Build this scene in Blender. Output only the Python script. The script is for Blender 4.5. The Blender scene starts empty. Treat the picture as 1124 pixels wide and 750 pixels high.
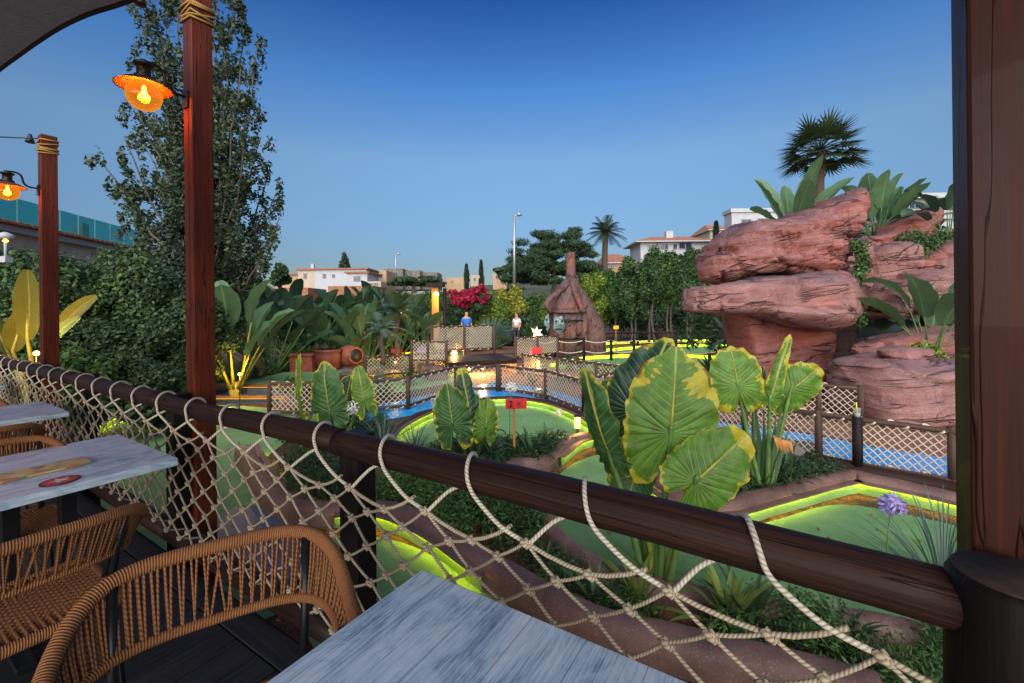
import bpy, math, random
import numpy as np
from mathutils import Vector, Matrix, noise
from mathutils.geometry import tessellate_polygon
PI = math.pi
S = bpy.context.scene
rnd = random.Random(7)
nrs = np.random.RandomState(11)

# ------------------------------------------------------------------ camera
EYE = 1.45; FPX = 475.0; ROLL = math.radians(0.6); HY = 340.0
cd = bpy.data.cameras.new('camera'); cam = bpy.data.objects.new('camera', cd); S.collection.objects.link(cam)
cd.sensor_width = 36; cd.lens = 36*FPX/1124; cd.shift_y = (HY-375)/1124
cd.clip_start = 0.02; cd.clip_end = 3000
cam.matrix_world = Matrix.Translation((0, 0, EYE)) @ Matrix.Rotation(math.radians(90), 4, 'X') @ Matrix.Rotation(-ROLL, 4, 'Z')
S.camera = cam

# ------------------------------------------------------------------ sky, sun, exposure
SUN_EL = math.radians(7); SUN_AZ = math.radians(186)      # low sun behind the deck
w = bpy.data.worlds.new("World"); S.world = w; w.use_nodes = True
wt = w.node_tree; bg = wt.nodes['Background']
sky = wt.nodes.new('ShaderNodeTexSky'); sky.sky_type = 'NISHITA'; sky.sun_disc = False
sky.sun_elevation = SUN_EL; sky.sun_rotation = SUN_AZ
sky.ozone_density = 3.2; sky.air_density = 1.0; sky.dust_density = 0.6; sky.altitude = 0
tc = wt.nodes.new('ShaderNodeTexCoord'); sx = wt.nodes.new('ShaderNodeSeparateXYZ'); wt.links.new(tc.outputs['Generated'], sx.inputs[0])
cr_ = wt.nodes.new('ShaderNodeValToRGB'); wt.links.new(sx.outputs[2], cr_.inputs[0]); e_ = cr_.color_ramp.elements
while len(e_) < 6: e_.new(.5)
for q_, (p_, c_) in zip(e_, ((0, (.34, .30, .34)), (.10, (.36, .33, .37)), (.19, (.46, .43, .47)), (.32, (.64, .57, .56)), (.45, (.36, .49, .65)), (.62, (.04, .19, .44)))): q_.position = p_; q_.color = c_+(1,)
mx_ = wt.nodes.new('ShaderNodeMix'); mx_.data_type = 'RGBA'; mx_.blend_type = 'MULTIPLY'; mx_.inputs[0].default_value = 1
wt.links.new(sky.outputs[0], mx_.inputs[6]); wt.links.new(cr_.outputs[0], mx_.inputs[7]); wt.links.new(mx_.outputs[2], bg.inputs[0]); bg.inputs[1].default_value = 0.13
sd = bpy.data.lights.new('sun', 'SUN'); sun = bpy.data.objects.new('sun', sd); S.collection.objects.link(sun)
sd.energy = 2.1; sd.angle = math.radians(80); sd.color = (1.0, 0.95, 0.92)
sdir = Vector((math.sin(SUN_AZ)*math.cos(math.radians(34)), math.cos(SUN_AZ)*math.cos(math.radians(34)), math.sin(math.radians(34))))
sun.rotation_euler = sdir.to_track_quat('Z', 'Y').to_euler()
S.view_settings.view_transform = 'Standard'; S.view_settings.look = 'None'
S.view_settings.exposure = 1.5; S.view_settings.gamma = 1.0
S.cycles.use_denoising = True
S.cycles.max_bounces = 7; S.cycles.transparent_max_bounces = 12
S.cycles.sample_clamp_indirect = 6.0

# ------------------------------------------------------------------ geometry helpers
GZ = -0.75
def P(px, py, d):
    a = (px-562)/FPX; b = (HY-py)/FPX
    return Vector(((a*math.cos(ROLL)+b*math.sin(ROLL))*d, d, EYE+(-a*math.sin(ROLL)+b*math.cos(ROLL))*d))
def G(px, py, z=GZ):
    a = (px-562)/FPX; b = (HY-py)/FPX
    X = a*math.cos(ROLL)+b*math.sin(ROLL); Z = -a*math.sin(ROLL)+b*math.cos(ROLL)
    d = (z-EYE)/Z
    return Vector((X*d, d, z))
R0 = Vector((0.811, 0.811, 0)); A = Vector((-0.8455, 0.534, 0)).normalized(); B = Vector((0.534, 0.8455, 0)).normalized(); ZV = Vector((0, 0, 1))
def D(u, v, z): return R0+A*u+B*v+Vector((0, 0, z))

class MB:
    def __init__(s): s.V = []; s.F = []; s.U = []; s.M = []
    def face(s, idx, uv, m=0): s.F.append(tuple(idx)); s.U.extend(uv); s.M.append(m)
    def tube(s, pts, r, n=8, m=0, caps=True, closed=False, u0=0.0, flat=None):
        pts = [Vector(p) for p in pts]; k = len(pts)
        rs = r if isinstance(r, (list, tuple)) else [r]*k
        b0 = len(s.V); nx = None; L = [u0]
        for i in range(1, k): L.append(L[-1]+(pts[i]-pts[i-1]).length)
        for i in range(k):
            if closed: t = pts[(i+1) % k]-pts[i-1]
            else: t = pts[min(i+1, k-1)]-pts[max(i-1, 0)]
            if t.length < 1e-9: t = Vector((0, 0, 1))
            t.normalize()
            if nx is None:
                ref = Vector((0, 0, 1)) if abs(t.z) < 0.9 else Vector((1, 0, 0))
                nx = (ref-t*ref.dot(t)).normalized()
            else:
                nx = nx-t*nx.dot(t)
                nx = nx.normalized() if nx.length > 1e-6 else t.orthogonal().normalized()
            ny = t.cross(nx)
            for j in range(n):
                a = 2*PI*j/n
                s.V.append(pts[i]+(nx*math.cos(a)+ny*math.sin(a)*(flat or 1))*rs[i])
        for i in range(k if closed else k-1):
            i2 = (i+1) % k; ua = L[i]; ub = L[i2] if i2 else L[i]+(pts[0]-pts[-1]).length
            for j in range(n):
                j2 = (j+1) % n
                s.face((b0+i*n+j, b0+i*n+j2, b0+i2*n+j2, b0+i2*n+j), ((ua, j/n), (ua, (j+1)/n), (ub, (j+1)/n), (ub, j/n)), m)
        if caps and not closed:
            s.face([b0+j for j in range(n)][::-1], [(0.5, j/n) for j in range(n)], m)
            s.face([b0+(k-1)*n+j for j in range(n)], [(0.5, j/n) for j in range(n)], m)
        return s
    def box(s, c, hx, hy, hz, ax=Vector((1, 0, 0)), ay=Vector((0, 1, 0)), az=ZV, m=0):
        # hx.. are half sizes along ax, ay, az; UV in metres, u along the longest axis
        c = Vector(c); b = len(s.V); H = (hx, hy, hz); AX = (Vector(ax), Vector(ay), Vector(az))
        for i in range(8):
            sg = ((i & 1)*2-1, ((i >> 1) & 1)*2-1, ((i >> 2) & 1)*2-1)
            s.V.append(c+AX[0]*hx*sg[0]+AX[1]*hy*sg[1]+AX[2]*hz*sg[2])
        lg = max(range(3), key=lambda q: H[q])
        for f, ax2 in (((0, 2, 3, 1), (0, 1)), ((4, 5, 7, 6), (0, 1)), ((0, 1, 5, 4), (0, 2)), ((2, 6, 7, 3), (0, 2)), ((0, 4, 6, 2), (1, 2)), ((1, 3, 7, 5), (1, 2))):
            a1, a2 = ax2
            if a2 == lg: a1, a2 = a2, a1
            uv = []
            for i in f:
                sg = ((i & 1)*2-1, ((i >> 1) & 1)*2-1, ((i >> 2) & 1)*2-1)
                uv.append((sg[a1]*H[a1]+H[a1], sg[a2]*H[a2]+H[a2]*1.3+ax2[1]*.17))
            s.face([b+i for i in f], uv, m)
        return s
    def boxD(s, u0, u1, v0, v1, z0, z1, m=0):
        return s.box(D((u0+u1)/2, (v0+v1)/2, (z0+z1)/2), (u1-u0)/2, (v1-v0)/2, (z1-z0)/2, A, B, ZV, m)
    def lathe(s, c, prof, n=20, m=0, ax=ZV, sx=1, sy=1, closed=False):
        c = Vector(c); ax = Vector(ax).normalized(); x = ax.orthogonal().normalized() if abs(ax.z) < .99 else Vector((1, 0, 0)); y = ax.cross(x)
        b = len(s.V); k = len(prof)
        for r, z in prof:
            for j in range(n):
                a = 2*PI*j/n; s.V.append(c+ax*z+(x*math.cos(a)*sx+y*math.sin(a)*sy)*r)
        for i in range(k-1):
            for j in range(n):
                j2 = (j+1) % n
                s.face((b+i*n+j, b+i*n+j2, b+(i+1)*n+j2, b+(i+1)*n+j), ((j/n, prof[i][1]), ((j+1)/n, prof[i][1]), ((j+1)/n, prof[i+1][1]), (j/n, prof[i+1][1])), m)
        if prof[0][0] > 1e-4: s.face([b+j for j in range(n)][::-1], [(0, 0)]*n, m)
        if prof[-1][0] > 1e-4: s.face([b+(k-1)*n+j for j in range(n)], [(0, 0)]*n, m)
        return s
    def ribbon(s, pts, ws, side, fold=0.25, nx=4, m=0, wave=0.0, ph=0.0):
        # leaf blade along pts: half widths ws, side = sideways hint, V-fold
        pts = [Vector(p) for p in pts]; k = len(pts); b = len(s.V); side = Vector(side)
        for i in range(k):
            t = (pts[min(i+1, k-1)]-pts[max(i-1, 0)]).normalized()
            sd_ = side-t*side.dot(t); sd_ = sd_.normalized() if sd_.length > 1e-4 else t.orthogonal().normalized(); up = sd_.cross(t)
            for j in range(nx+1):
                q = j/nx*2-1
                s.V.append(pts[i]+sd_*q*ws[i]*math.cos(fold)+up*(abs(q)*ws[i]*math.sin(fold)+wave*ws[i]*math.sin(i*2.1+ph+q*2)*abs(q)))
        for i in range(k-1):
            for j in range(nx):
                a = b+i*(nx+1)+j
                s.face((a, a+1, a+nx+2, a+nx+1), ((j/nx, i/(k-1)), ((j+1)/nx, i/(k-1)), ((j+1)/nx, (i+1)/(k-1)), (j/nx, (i+1)/(k-1))), m)
        return s

def link(o): S.collection.objects.link(o); return o
def wloc(o):
    v = Vector((0, 0, 0))
    while o is not None: v = v+o.location; o = o.parent
    return v
def tag(o, label=None, cat=None, group=None, kind=None):
    if label: o['label'] = label
    if cat: o['category'] = cat
    if group: o['group'] = group
    if kind: o['kind'] = kind
    return o
def thing(name, label, cat, loc=(0, 0, 0), group=None):
    o = link(bpy.data.objects.new(name, None)); o.location = loc; o.empty_display_size = .1
    return tag(o, label, cat, group)
def mk(name, mb, mat, parent=None, smooth=True, bevel=0, sub=0, label=None, kind=None, local=False):
    me = bpy.data.meshes.new(name)
    off = wloc(parent) if (parent is not None and not local) else Vector((0, 0, 0))
    me.from_pydata([tuple(Vector(v)-off) for v in mb.V], [], mb.F)
    uv = me.uv_layers.new(name='UVMap')
    uv.data.foreach_set('uv', np.array(mb.U, dtype=np.float32).ravel())
    for m_ in (mat if isinstance(mat, (list, tuple)) else [mat]): me.materials.append(m_)
    me.polygons.foreach_set('material_index', mb.M)
    me.polygons.foreach_set('use_smooth', [smooth]*len(mb.F))
    me.update()
    o = link(bpy.data.objects.new(name, me))
    if parent is not None: o.parent = parent
    if bevel:
        b = o.modifiers.new('b', 'BEVEL'); b.width = bevel; b.segments = 2; b.limit_method = 'ANGLE'
    if sub:
        b = o.modifiers.new('s', 'SUBSURF'); b.levels = b.render_levels = sub
    if label: o['label'] = label
    if kind: o['kind'] = kind
    return o
def npmesh(name, V, F, mat, parent=None, smooth=False, kind=None, label=None, uv=None):
    # V (n,3) world coords, F (m,4) quads
    me = bpy.data.meshes.new(name); V = np.asarray(V, dtype=np.float32); F = np.asarray(F, dtype=np.int32)
    if parent is not None: V = V-np.array(wloc(parent), dtype=np.float32)
    me.vertices.add(len(V)); me.vertices.foreach_set('co', V.ravel())
    me.loops.add(F.size); me.loops.foreach_set('vertex_index', F.ravel())
    me.polygons.add(len(F)); me.polygons.foreach_set('loop_start', np.arange(0, F.size, F.shape[1], dtype=np.int32))
    me.polygons.foreach_set('loop_total', np.full(len(F), F.shape[1], dtype=np.int32))
    me.polygons.foreach_set('use_smooth', np.full(len(F), smooth))
    me.materials.append(mat)
    if uv is not None:
        l = me.uv_layers.new(name='UVMap'); l.data.foreach_set('uv', np.asarray(uv, dtype=np.float32)[F.ravel()].ravel())
    me.update(calc_edges=True); me.validate()
    o = link(bpy.data.objects.new(name, me))
    if parent is not None: o.parent = parent
    if kind: o['kind'] = kind
    if label: o['label'] = label
    return o
def dup(root, loc, rz=0, sc=1, label=None, group=None):
    r = link(root.copy()); r.location = loc; r.rotation_euler = (0, 0, rz); r.scale = (sc, sc, sc) if not isinstance(sc, tuple) else sc
    if label: r['label'] = label
    if group: r['group'] = group
    for ch in list(root.children):
        c = link(ch.copy()); c.parent = r
        for g in list(ch.children):
            d = link(g.copy()); d.parent = c
    return r
def crom(pts, n=6, closed=False):
    k = len(pts); out = []
    for i in range(k if closed else k-1):
        p0 = pts[(i-1) % k] if closed or i > 0 else pts[0]; p1 = pts[i]; p2 = pts[(i+1) % k]
        p3 = pts[(i+2) % k] if closed or i+2 < k else pts[-1]
        for j in range(n):
            t = j/n
            out.append(0.5*((2*p1)+(p2-p0)*t+(2*p0-5*p1+4*p2-p3)*t*t+(3*p1-p0-3*p2+p3)*t**3))
    if not closed: out.append(pts[-1])
    return out
def leaves(C, R, n, size, up=0.3, asp=0.5, rs=nrs, shell=0.55):
    # n leaf quads round each of the clump centres C (k,3) with radii R (k,3)
    C = np.asarray(C, float); R = np.asarray(R, float); k = len(C)
    if R.ndim == 1: R = R[:, None]*np.ones((1, 3))
    idx = np.repeat(np.arange(k), n)
    d = rs.normal(size=(len(idx), 3)); d /= np.linalg.norm(d, axis=1)[:, None]
    rad = shell+(1-shell)*rs.rand(len(idx))**.6; rad *= (0.75+.5*rs.rand(len(idx)))
    c = C[idx]+d*R[idx]*rad[:, None]
    nrm = d*0.8+rs.normal(size=c.shape)*0.6; nrm[:, 2] += up; nrm /= np.linalg.norm(nrm, axis=1)[:, None]
    t = np.cross(nrm, rs.normal(size=c.shape)); t /= (np.linalg.norm(t, axis=1)[:, None]+1e-9)
    b = np.cross(nrm, t); s = size*(0.6+0.8*rs.rand(len(c)))[:, None]
    return quads(c, t*s, b*s*asp, nrm*s*.12)
def quads(c, t, b, nn=0):
    V = np.stack([c-t, c+b-nn, c+t, c-b-nn], axis=1).reshape(-1, 3)
    F = np.arange(len(V)).reshape(-1, 4)
    return V, F
def joinq(lst):
    Vs = []; Fs = []; o = 0
    for V, F in lst: Vs.append(V); Fs.append(F+o); o += len(V)
    return np.concatenate(Vs), np.concatenate(Fs)

# ------------------------------------------------------------------ materials
def NM(name):
    m = bpy.data.materials.new(name); m.use_nodes = True; nt = m.node_tree
    return m, nt, nt.nodes['Principled BSDF']
def N(nt, t, ins=None, **at):
    n = nt.nodes.new('ShaderNode'+t)
    for k, v in at.items(): setattr(n, k, v)
    for k, v in (ins or {}).items():
        if isinstance(v, bpy.types.NodeSocket): nt.links.new(v, n.inputs[k])
        else: n.inputs[k].default_value = v
    return n
def setb(nt, b, **kw):
    for k, v in kw.items():
        k = k.replace('_', ' ')
        if isinstance(v, bpy.types.NodeSocket): nt.links.new(v, b.inputs[k])
        else: b.inputs[k].default_value = (tuple(v)+(1,)) if isinstance(v, (tuple, list)) and len(v) == 3 and b.inputs[k].type == 'RGBA' else v
def ramp(nt, fac, stops, interp='LINEAR'):
    r = N(nt, 'ValToRGB', {'Fac': fac}); cr = r.color_ramp; cr.interpolation = interp
    while len(cr.elements) < len(stops): cr.elements.new(0.5)
    for e, (p, c) in zip(cr.elements, stops): e.position = p; e.color = tuple(c)+(1,) if len(c) == 3 else c
    return r.outputs[0]
def math_(nt, op, a, b=0.0, c=None, clamp=False):
    d = {0: a, 1: b}
    if c is not None: d[2] = c
    return N(nt, 'Math', d, operation=op, use_clamp=clamp).outputs[0]
def vmap(nt, vec, scale=(1, 1, 1), rot=(0, 0, 0)):
    return N(nt, 'Mapping', {'Vector': vec, 'Scale': scale, 'Rotation': rot}).outputs[0]
def noise_(nt, vec, scale, detail=4, rough=.5, dist=0.0):
    return N(nt, 'TexNoise', {'Vector': vec, 'Scale': scale, 'Detail': detail, 'Roughness': rough, 'Distortion': dist}).outputs[0]
def mixc(nt, f, a, b, mode='MIX'):
    n = nt.nodes.new('ShaderNodeMix'); n.data_type = 'RGBA'; n.blend_type = mode
    for k, v in ((0, f), (6, a), (7, b)):
        if isinstance(v, bpy.types.NodeSocket): nt.links.new(v, n.inputs[k])
        else: n.inputs[k].default_value = (tuple(v)+(1,)) if isinstance(v, (tuple, list)) and len(v) == 3 else v
    return n.outputs[2]
def bump(nt, h, strength=.3, dist=.01, nrm=None):
    d = {'Height': h, 'Strength': strength, 'Distance': dist}
    if nrm is not None: d['Normal'] = nrm
    return N(nt, 'Bump', d).outputs[0]
def co(nt, what='Object'): return N(nt, 'TexCoord').outputs[what]

def plain(name, col, rough=.6, metal=0, nscale=0, var=.25, bmp=0, spec=.5, coord='Object'):
    m, nt, b = NM(name); setb(nt, b, Roughness=rough, Metallic=metal, Base_Color=col)
    b.inputs['Specular IOR Level'].default_value = spec
    if nscale:
        f = noise_(nt, co(nt, coord), nscale, 6, .6)
        c = ramp(nt, f, [(.3, tuple(x*(1-var) for x in col)), (.7, tuple(min(1, x*(1+var)) for x in col))])
        setb(nt, b, Base_Color=c)
        if bmp: setb(nt, b, Normal=bump(nt, f, .6, bmp))
    return m
def wood(name, dark, mid, light, rough=.45, sc=1.0, crack=.5, coat=0.0):
    m, nt, b = NM(name); uv = co(nt, 'UV'); oi = N(nt, 'ObjectInfo').outputs['Random']
    v = N(nt, 'VectorMath', {0: uv, 1: N(nt, 'CombineXYZ', {0: math_(nt, 'MULTIPLY', oi, 37.0), 1: math_(nt, 'MULTIPLY', oi, 11.0)}).outputs[0]}, operation='ADD').outputs[0]
    g = noise_(nt, vmap(nt, v, (1.2*sc, 38*sc, 1)), 1.6, 6, .62, .6)
    big = noise_(nt, vmap(nt, v, (.8*sc, 3*sc, 1)), 1.5, 3, .5)
    f = math_(nt, 'ADD', math_(nt, 'MULTIPLY', g, .62), math_(nt, 'MULTIPLY', big, .38))
    c = ramp(nt, f, [(.33, dark), (.5, mid), (.68, light)])
    cr = noise_(nt, vmap(nt, v, (.55*sc, 9*sc, 1)), 1.3, 3, .55, .25)
    cl = math_(nt, 'SUBTRACT', 1.0, math_(nt, 'MULTIPLY', math_(nt, 'ABSOLUTE', math_(nt, 'SUBTRACT', cr, .5)), 90.0), clamp=True)
    cl = math_(nt, 'MULTIPLY', cl, crack)
    c2 = mixc(nt, cl, c, tuple(x*.12 for x in dark))
    b.inputs['Specular IOR Level'].default_value = .22
    setb(nt, b, Base_Color=c2, Roughness=ramp(nt, g, [(.2, (rough-.08,)*3), (.8, (min(1, rough+.2),)*3)]), Coat_Weight=coat)
    h = math_(nt, 'SUBTRACT', math_(nt, 'MULTIPLY', g, .35), cl)
    setb(nt, b, Normal=bump(nt, h, .7, .004))
    return m
M = {}
M['post'] = wood('red_stained_timber', (.045, .0085, .0036), (.115, .019, .0065), (.20, .036, .011), .5, 1, .8, .05)
M['rail'] = wood('dark_stained_log', (.007, .0038, .003), (.022, .0095, .0065), (.060, .024, .013), .55, .8, .9, .03)
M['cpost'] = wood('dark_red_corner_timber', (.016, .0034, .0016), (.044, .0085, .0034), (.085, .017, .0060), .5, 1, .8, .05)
M['stump'] = wood('black_brown_stump', (.0025, .0018, .0017), (.006, .0038, .003), (.012, .007, .005), .55, 1, .6)
M['frail'] = wood('brown_fence_log', (.030, .017, .012), (.075, .042, .030), (.14, .085, .060), .6, 1, .6)
M['dpost'] = wood('dark_stained_post', (.005, .0032, .003), (.011, .0065, .0055), (.022, .012, .009), .5, 1, .6)
M['deck'] = wood('dark_decking', (.010, .011, .014), (.022, .024, .028), (.042, .045, .050), .42, 1, .2)
M['led'] = None
def m_table():
    m, nt, b = NM('whitewashed_blue_table'); uv = co(nt, 'UV')
    g = noise_(nt, vmap(nt, uv, (2.2, 120, 1)), 1.5, 8, .7, .7)
    g2 = noise_(nt, vmap(nt, uv, (14, 300, 1)), 1.2, 4, .6, .2)
    big = noise_(nt, vmap(nt, uv, (2.6, 5.0, 1)), 1.9, 7, .68, 1.2)
    f = math_(nt, 'ADD', math_(nt, 'ADD', math_(nt, 'MULTIPLY', g, .38), math_(nt, 'MULTIPLY', g2, .22)), math_(nt, 'MULTIPLY', big, .44))
    c = ramp(nt, f, [(.39, (.10, .18, .26)), (.46, (.30, .43, .54)), (.52, (.54, .68, .77)), (.62, (.78, .86, .90))])
    wv = N(nt, 'Separate' + 'XYZ', {0: uv}).outputs[1]
    q = math_(nt, 'FRACT', math_(nt, 'MULTIPLY', wv, 1/.13))
    ln = math_(nt, 'LESS_THAN', math_(nt, 'ABSOLUTE', math_(nt, 'SUBTRACT', q, .5)), .012)
    kn = N(nt, 'TexVoronoi', {'Vector': vmap(nt, uv, (2.0, 5.0, 1)), 'Scale': 1.2, 'Randomness': 1.0}).outputs['Distance']
    kf = math_(nt, 'SUBTRACT', 1.0, math_(nt, 'MULTIPLY', kn, 9.0), clamp=True)
    c = mixc(nt, math_(nt, 'MULTIPLY', kf, .6), c, (.05, .09, .14))
    c = mixc(nt, math_(nt, 'MULTIPLY', ln, .45), c, (.05, .08, .12))
    setb(nt, b, Base_Color=c, Roughness=.38, Normal=bump(nt, g, .25, .002)); return m
M['table'] = m_table()
def m_rope(name, c0, c1, pitch, tw=1.0, bm=.6, dist=.002):
    m, nt, b = NM(name); uv = N(nt, 'Separate' + 'XYZ', {0: co(nt, 'UV')})
    ph = math_(nt, 'ADD', math_(nt, 'MULTIPLY', uv.outputs[0], 2*PI/pitch), math_(nt, 'MULTIPLY', uv.outputs[1], 2*PI*tw))
    s_ = math_(nt, 'MULTIPLY_ADD', math_(nt, 'SINE', ph), .5, .5)
    n_ = noise_(nt, co(nt), 60, 4, .6)
    f = math_(nt, 'ADD', math_(nt, 'MULTIPLY', s_, .55), math_(nt, 'MULTIPLY', n_, .45))
    setb(nt, b, Base_Color=ramp(nt, f, [(.15, c0), (.6, c1)]), Roughness=.85, Normal=bump(nt, f, bm, dist)); return m
M['rope'] = m_rope('cream_rope', (.28, .24, .17), (.66, .60, .48), .012, 2)
M['fnet'] = plain('pale_fence_rope', (.55, .48, .36), .9)
M['net'] = m_rope('weathered_net_rope', (.19, .15, .095), (.52, .43, .30), .010, 2)
M['wrap'] = m_rope('wicker_wrapped_tube', (.085, .032, .010), (.36, .145, .045), .0062, 1, 1.0, .003)
M['cane'] = m_rope('wicker_cord', (.09, .036, .011), (.31, .125, .042), .012, 1, .6, .001)
M['yrope'] = m_rope('ochre_rope', (.16, .08, .02), (.45, .25, .06), .01, 2)
M['black'] = plain('black_metal', (.012, .013, .016), .4, .3)
M['bronze'] = plain('aged_bronze_metal', (.045, .030, .022), .42, .7, 30, .4)
M['shade_in'] = plain('copper_shade', (.13, .055, .028), .6, .3, 20, .3)

def m_turf():
    m, nt, b = NM('artificial_turf'); p = N(nt, 'NewGeometry').outputs['Position']
    f = noise_(nt, p, 110, 4, .8); g = noise_(nt, p, 1.6, 6, .65)
    h = math_(nt, 'ADD', math_(nt, 'MULTIPLY', f, .58), math_(nt, 'MULTIPLY', g, .42))
    setb(nt, b, Base_Color=ramp(nt, h, [(.35, (.085, .18, .085)), (.5, (.155, .31, .125)), (.65, (.25, .43, .18))]), Roughness=.9, Normal=bump(nt, f, 1, .01))
    b.inputs['Specular IOR Level'].default_value = .2
    return m
M['turf'] = m_turf()
def m_soil():
    m, nt, b = NM('bark_mulch'); p = N(nt, 'NewGeometry').outputs['Position']
    v = N(nt, 'TexVoronoi', {'Vector': p, 'Scale': 38.0, 'Randomness': 1.0}); f = noise_(nt, p, 7, 5, .6)
    c = mixc(nt, .55, ramp(nt, f, [(.35, (.030, .016, .009)), (.6, (.14, .058, .022)), (.75, (.28, .115, .038))]), v.outputs['Color'], 'MULTIPLY')
    setb(nt, b, Base_Color=c, Roughness=.95, Normal=bump(nt, v.outputs['Distance'], 1, .02)); return m
M['soil'] = m_soil()
def m_kerb():
    m, nt, b = NM('terracotta_render_kerb'); p = N(nt, 'NewGeometry').outputs['Position']
    f = noise_(nt, p, 3.0, 5, .6); g = noise_(nt, p, 130, 2, .5)
    c = ramp(nt, f, [(.3, (.075, .040, .034)), (.55, (.155, .082, .065)), (.75, (.22, .125, .10))])
    c = mixc(nt, math_(nt, 'GREATER_THAN', g, .66), c, (.34, .26, .22))
    setb(nt, b, Base_Color=c, Roughness=.6, Normal=bump(nt, math_(nt, 'ADD', f, math_(nt, 'MULTIPLY', g, .15)), .5, .02)); return m
M['kerb'] = m_kerb()
M['path'] = plain('red_earth_paving', (.19, .085, .055), .85, 0, 9, .4, .01)
M['greypath'] = plain('blue_grey_resin', (.10, .13, .18), .45, 0, 12, .25, .003)
def m_water():
    m, nt, b = NM('blue_pool_water'); p = N(nt, 'NewGeometry').outputs['Position']
    f = noise_(nt, p, 5, 3, .5, .4)
    setb(nt, b, Base_Color=ramp(nt, f, [(.3, (.003, .22, .62)), (.7, (.01, .42, .85))]), Roughness=.2, Normal=bump(nt, f, .25, .03)); return m
M['water'] = m_water()
def m_rock(name, pal, sc=1.0, tilt=.12):
    m, nt, b = NM(name); p = N(nt, 'NewGeometry').outputs['Position']
    pr = vmap(nt, p, (1, 1, 1), (0, tilt, 0))
    st = noise_(nt, vmap(nt, pr, (.35, .35, 2.6)), 1.7*sc, 7, .62, .35)
    f = noise_(nt, p, 1.1*sc, 6, .6); fine = noise_(nt, p, 26, 5, .65)
    q = math_(nt, 'ADD', math_(nt, 'MULTIPLY', st, .5), math_(nt, 'MULTIPLY', f, .5))
    c = ramp(nt, q, pal)
    c = mixc(nt, .6, c, ramp(nt, fine, [(.3, (.35, .33, .33)), (.7, (1, 1, 1))]), 'MULTIPLY')
    mott = noise_(nt, p, .75, 6, .65, .4)
    c = mixc(nt, math_(nt, 'MULTIPLY_ADD', mott, 5.0, -2.6, clamp=True), c, mixc(nt, .55, (.085, .050, .055), c))
    # cracks
    v = N(nt, 'TexVoronoi', {'Vector': N(nt, 'VectorMath', {0: vmap(nt, pr, (.55, .55, 1.5)), 1: N(nt, 'VectorMath', {0: N(nt, 'TexNoise', {'Vector': p, 'Scale': 1.6, 'Detail': 5.0}).outputs['Color'], 'Scale': .55}, operation='SCALE').outputs[0]}, operation='ADD').outputs[0], 'Scale': 1.5*sc}, feature='DISTANCE_TO_EDGE').outputs[0]
    br = noise_(nt, p, 1.3*sc, 3)
    cr = math_(nt, 'MULTIPLY', math_(nt, 'SUBTRACT', 1.0, math_(nt, 'MULTIPLY', v, 60.0), clamp=True), math_(nt, 'MULTIPLY_ADD', br, 9.0, -4.7, clamp=True))
    stc = noise_(nt, vmap(nt, pr, (.22, .22, 1.15)), 1.9*sc, 4, .5, .45)
    st2 = math_(nt, 'SUBTRACT', 1.0, math_(nt, 'MULTIPLY', math_(nt, 'ABSOLUTE', math_(nt, 'SUBTRACT', stc, .5)), 62.0), clamp=True)
    cr = math_(nt, 'MAXIMUM', math_(nt, 'MULTIPLY', cr, .9), math_(nt, 'MULTIPLY', math_(nt, 'MULTIPLY', st2, .95), math_(nt, 'MULTIPLY_ADD', br, 8.0, -3.45, clamp=True)))
    red = noise_(nt, vmap(nt, pr, (.5, .5, 1.1)), .9*sc, 3, .5, .5)
    if name != 'shade_dark_cave_rock': c = mixc(nt, math_(nt, 'MULTIPLY_ADD', red, 7.0, -3.75, clamp=True), c, mixc(nt, .4, (.36, .075, .040), c))
    c = mixc(nt, math_(nt, 'MULTIPLY', cr, .85), c, (.018, .010, .010))
    # grey purple mixed in on upward faces
    nz = N(nt, 'Separate' + 'XYZ', {0: N(nt, 'NewGeometry').outputs['Normal']}).outputs[2]
    wf = math_(nt, 'MULTIPLY', math_(nt, 'MULTIPLY_ADD', nz, 1.6, -.10, clamp=True), math_(nt, 'MULTIPLY_ADD', f, 2.2, -.55, clamp=True))
    c = mixc(nt, wf, c, (.085, .062, .082))
    h = math_(nt, 'SUBTRACT', math_(nt, 'ADD', math_(nt, 'MULTIPLY', st, .8), math_(nt, 'MULTIPLY', fine, .12)), math_(nt, 'MULTIPLY', cr, .35))
    setb(nt, b, Base_Color=c, Roughness=.75, Normal=bump(nt, h, 1.0, .14)); return m
M['rock'] = m_rock('red_sandstone', [(.3, (.11, .036, .032)), (.42, (.27, .075, .052)), (.52, (.40, .18, .155)), (.62, (.40, .095, .060)), (.75, (.50, .28, .25))])
M['rock2'] = m_rock('pink_sandstone', [(.3, (.14, .060, .055)), (.45, (.34, .155, .135)), (.58, (.45, .24, .21)), (.7, (.56, .37, .34))])
M['rockdark'] = m_rock('shade_dark_cave_rock', [(.3, (.022, .010, .008)), (.5, (.05, .022, .015)), (.7, (.08, .036, .024))])  # palette darkened so the cave's deep shade sits in the colour
M['tower'] = m_rock('brown_plaster_rock', [(.3, (.07, .035, .028)), (.45, (.17, .085, .065)), (.6, (.27, .14, .11)), (.75, (.36, .20, .17))], 2.2, 1.1)

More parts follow.
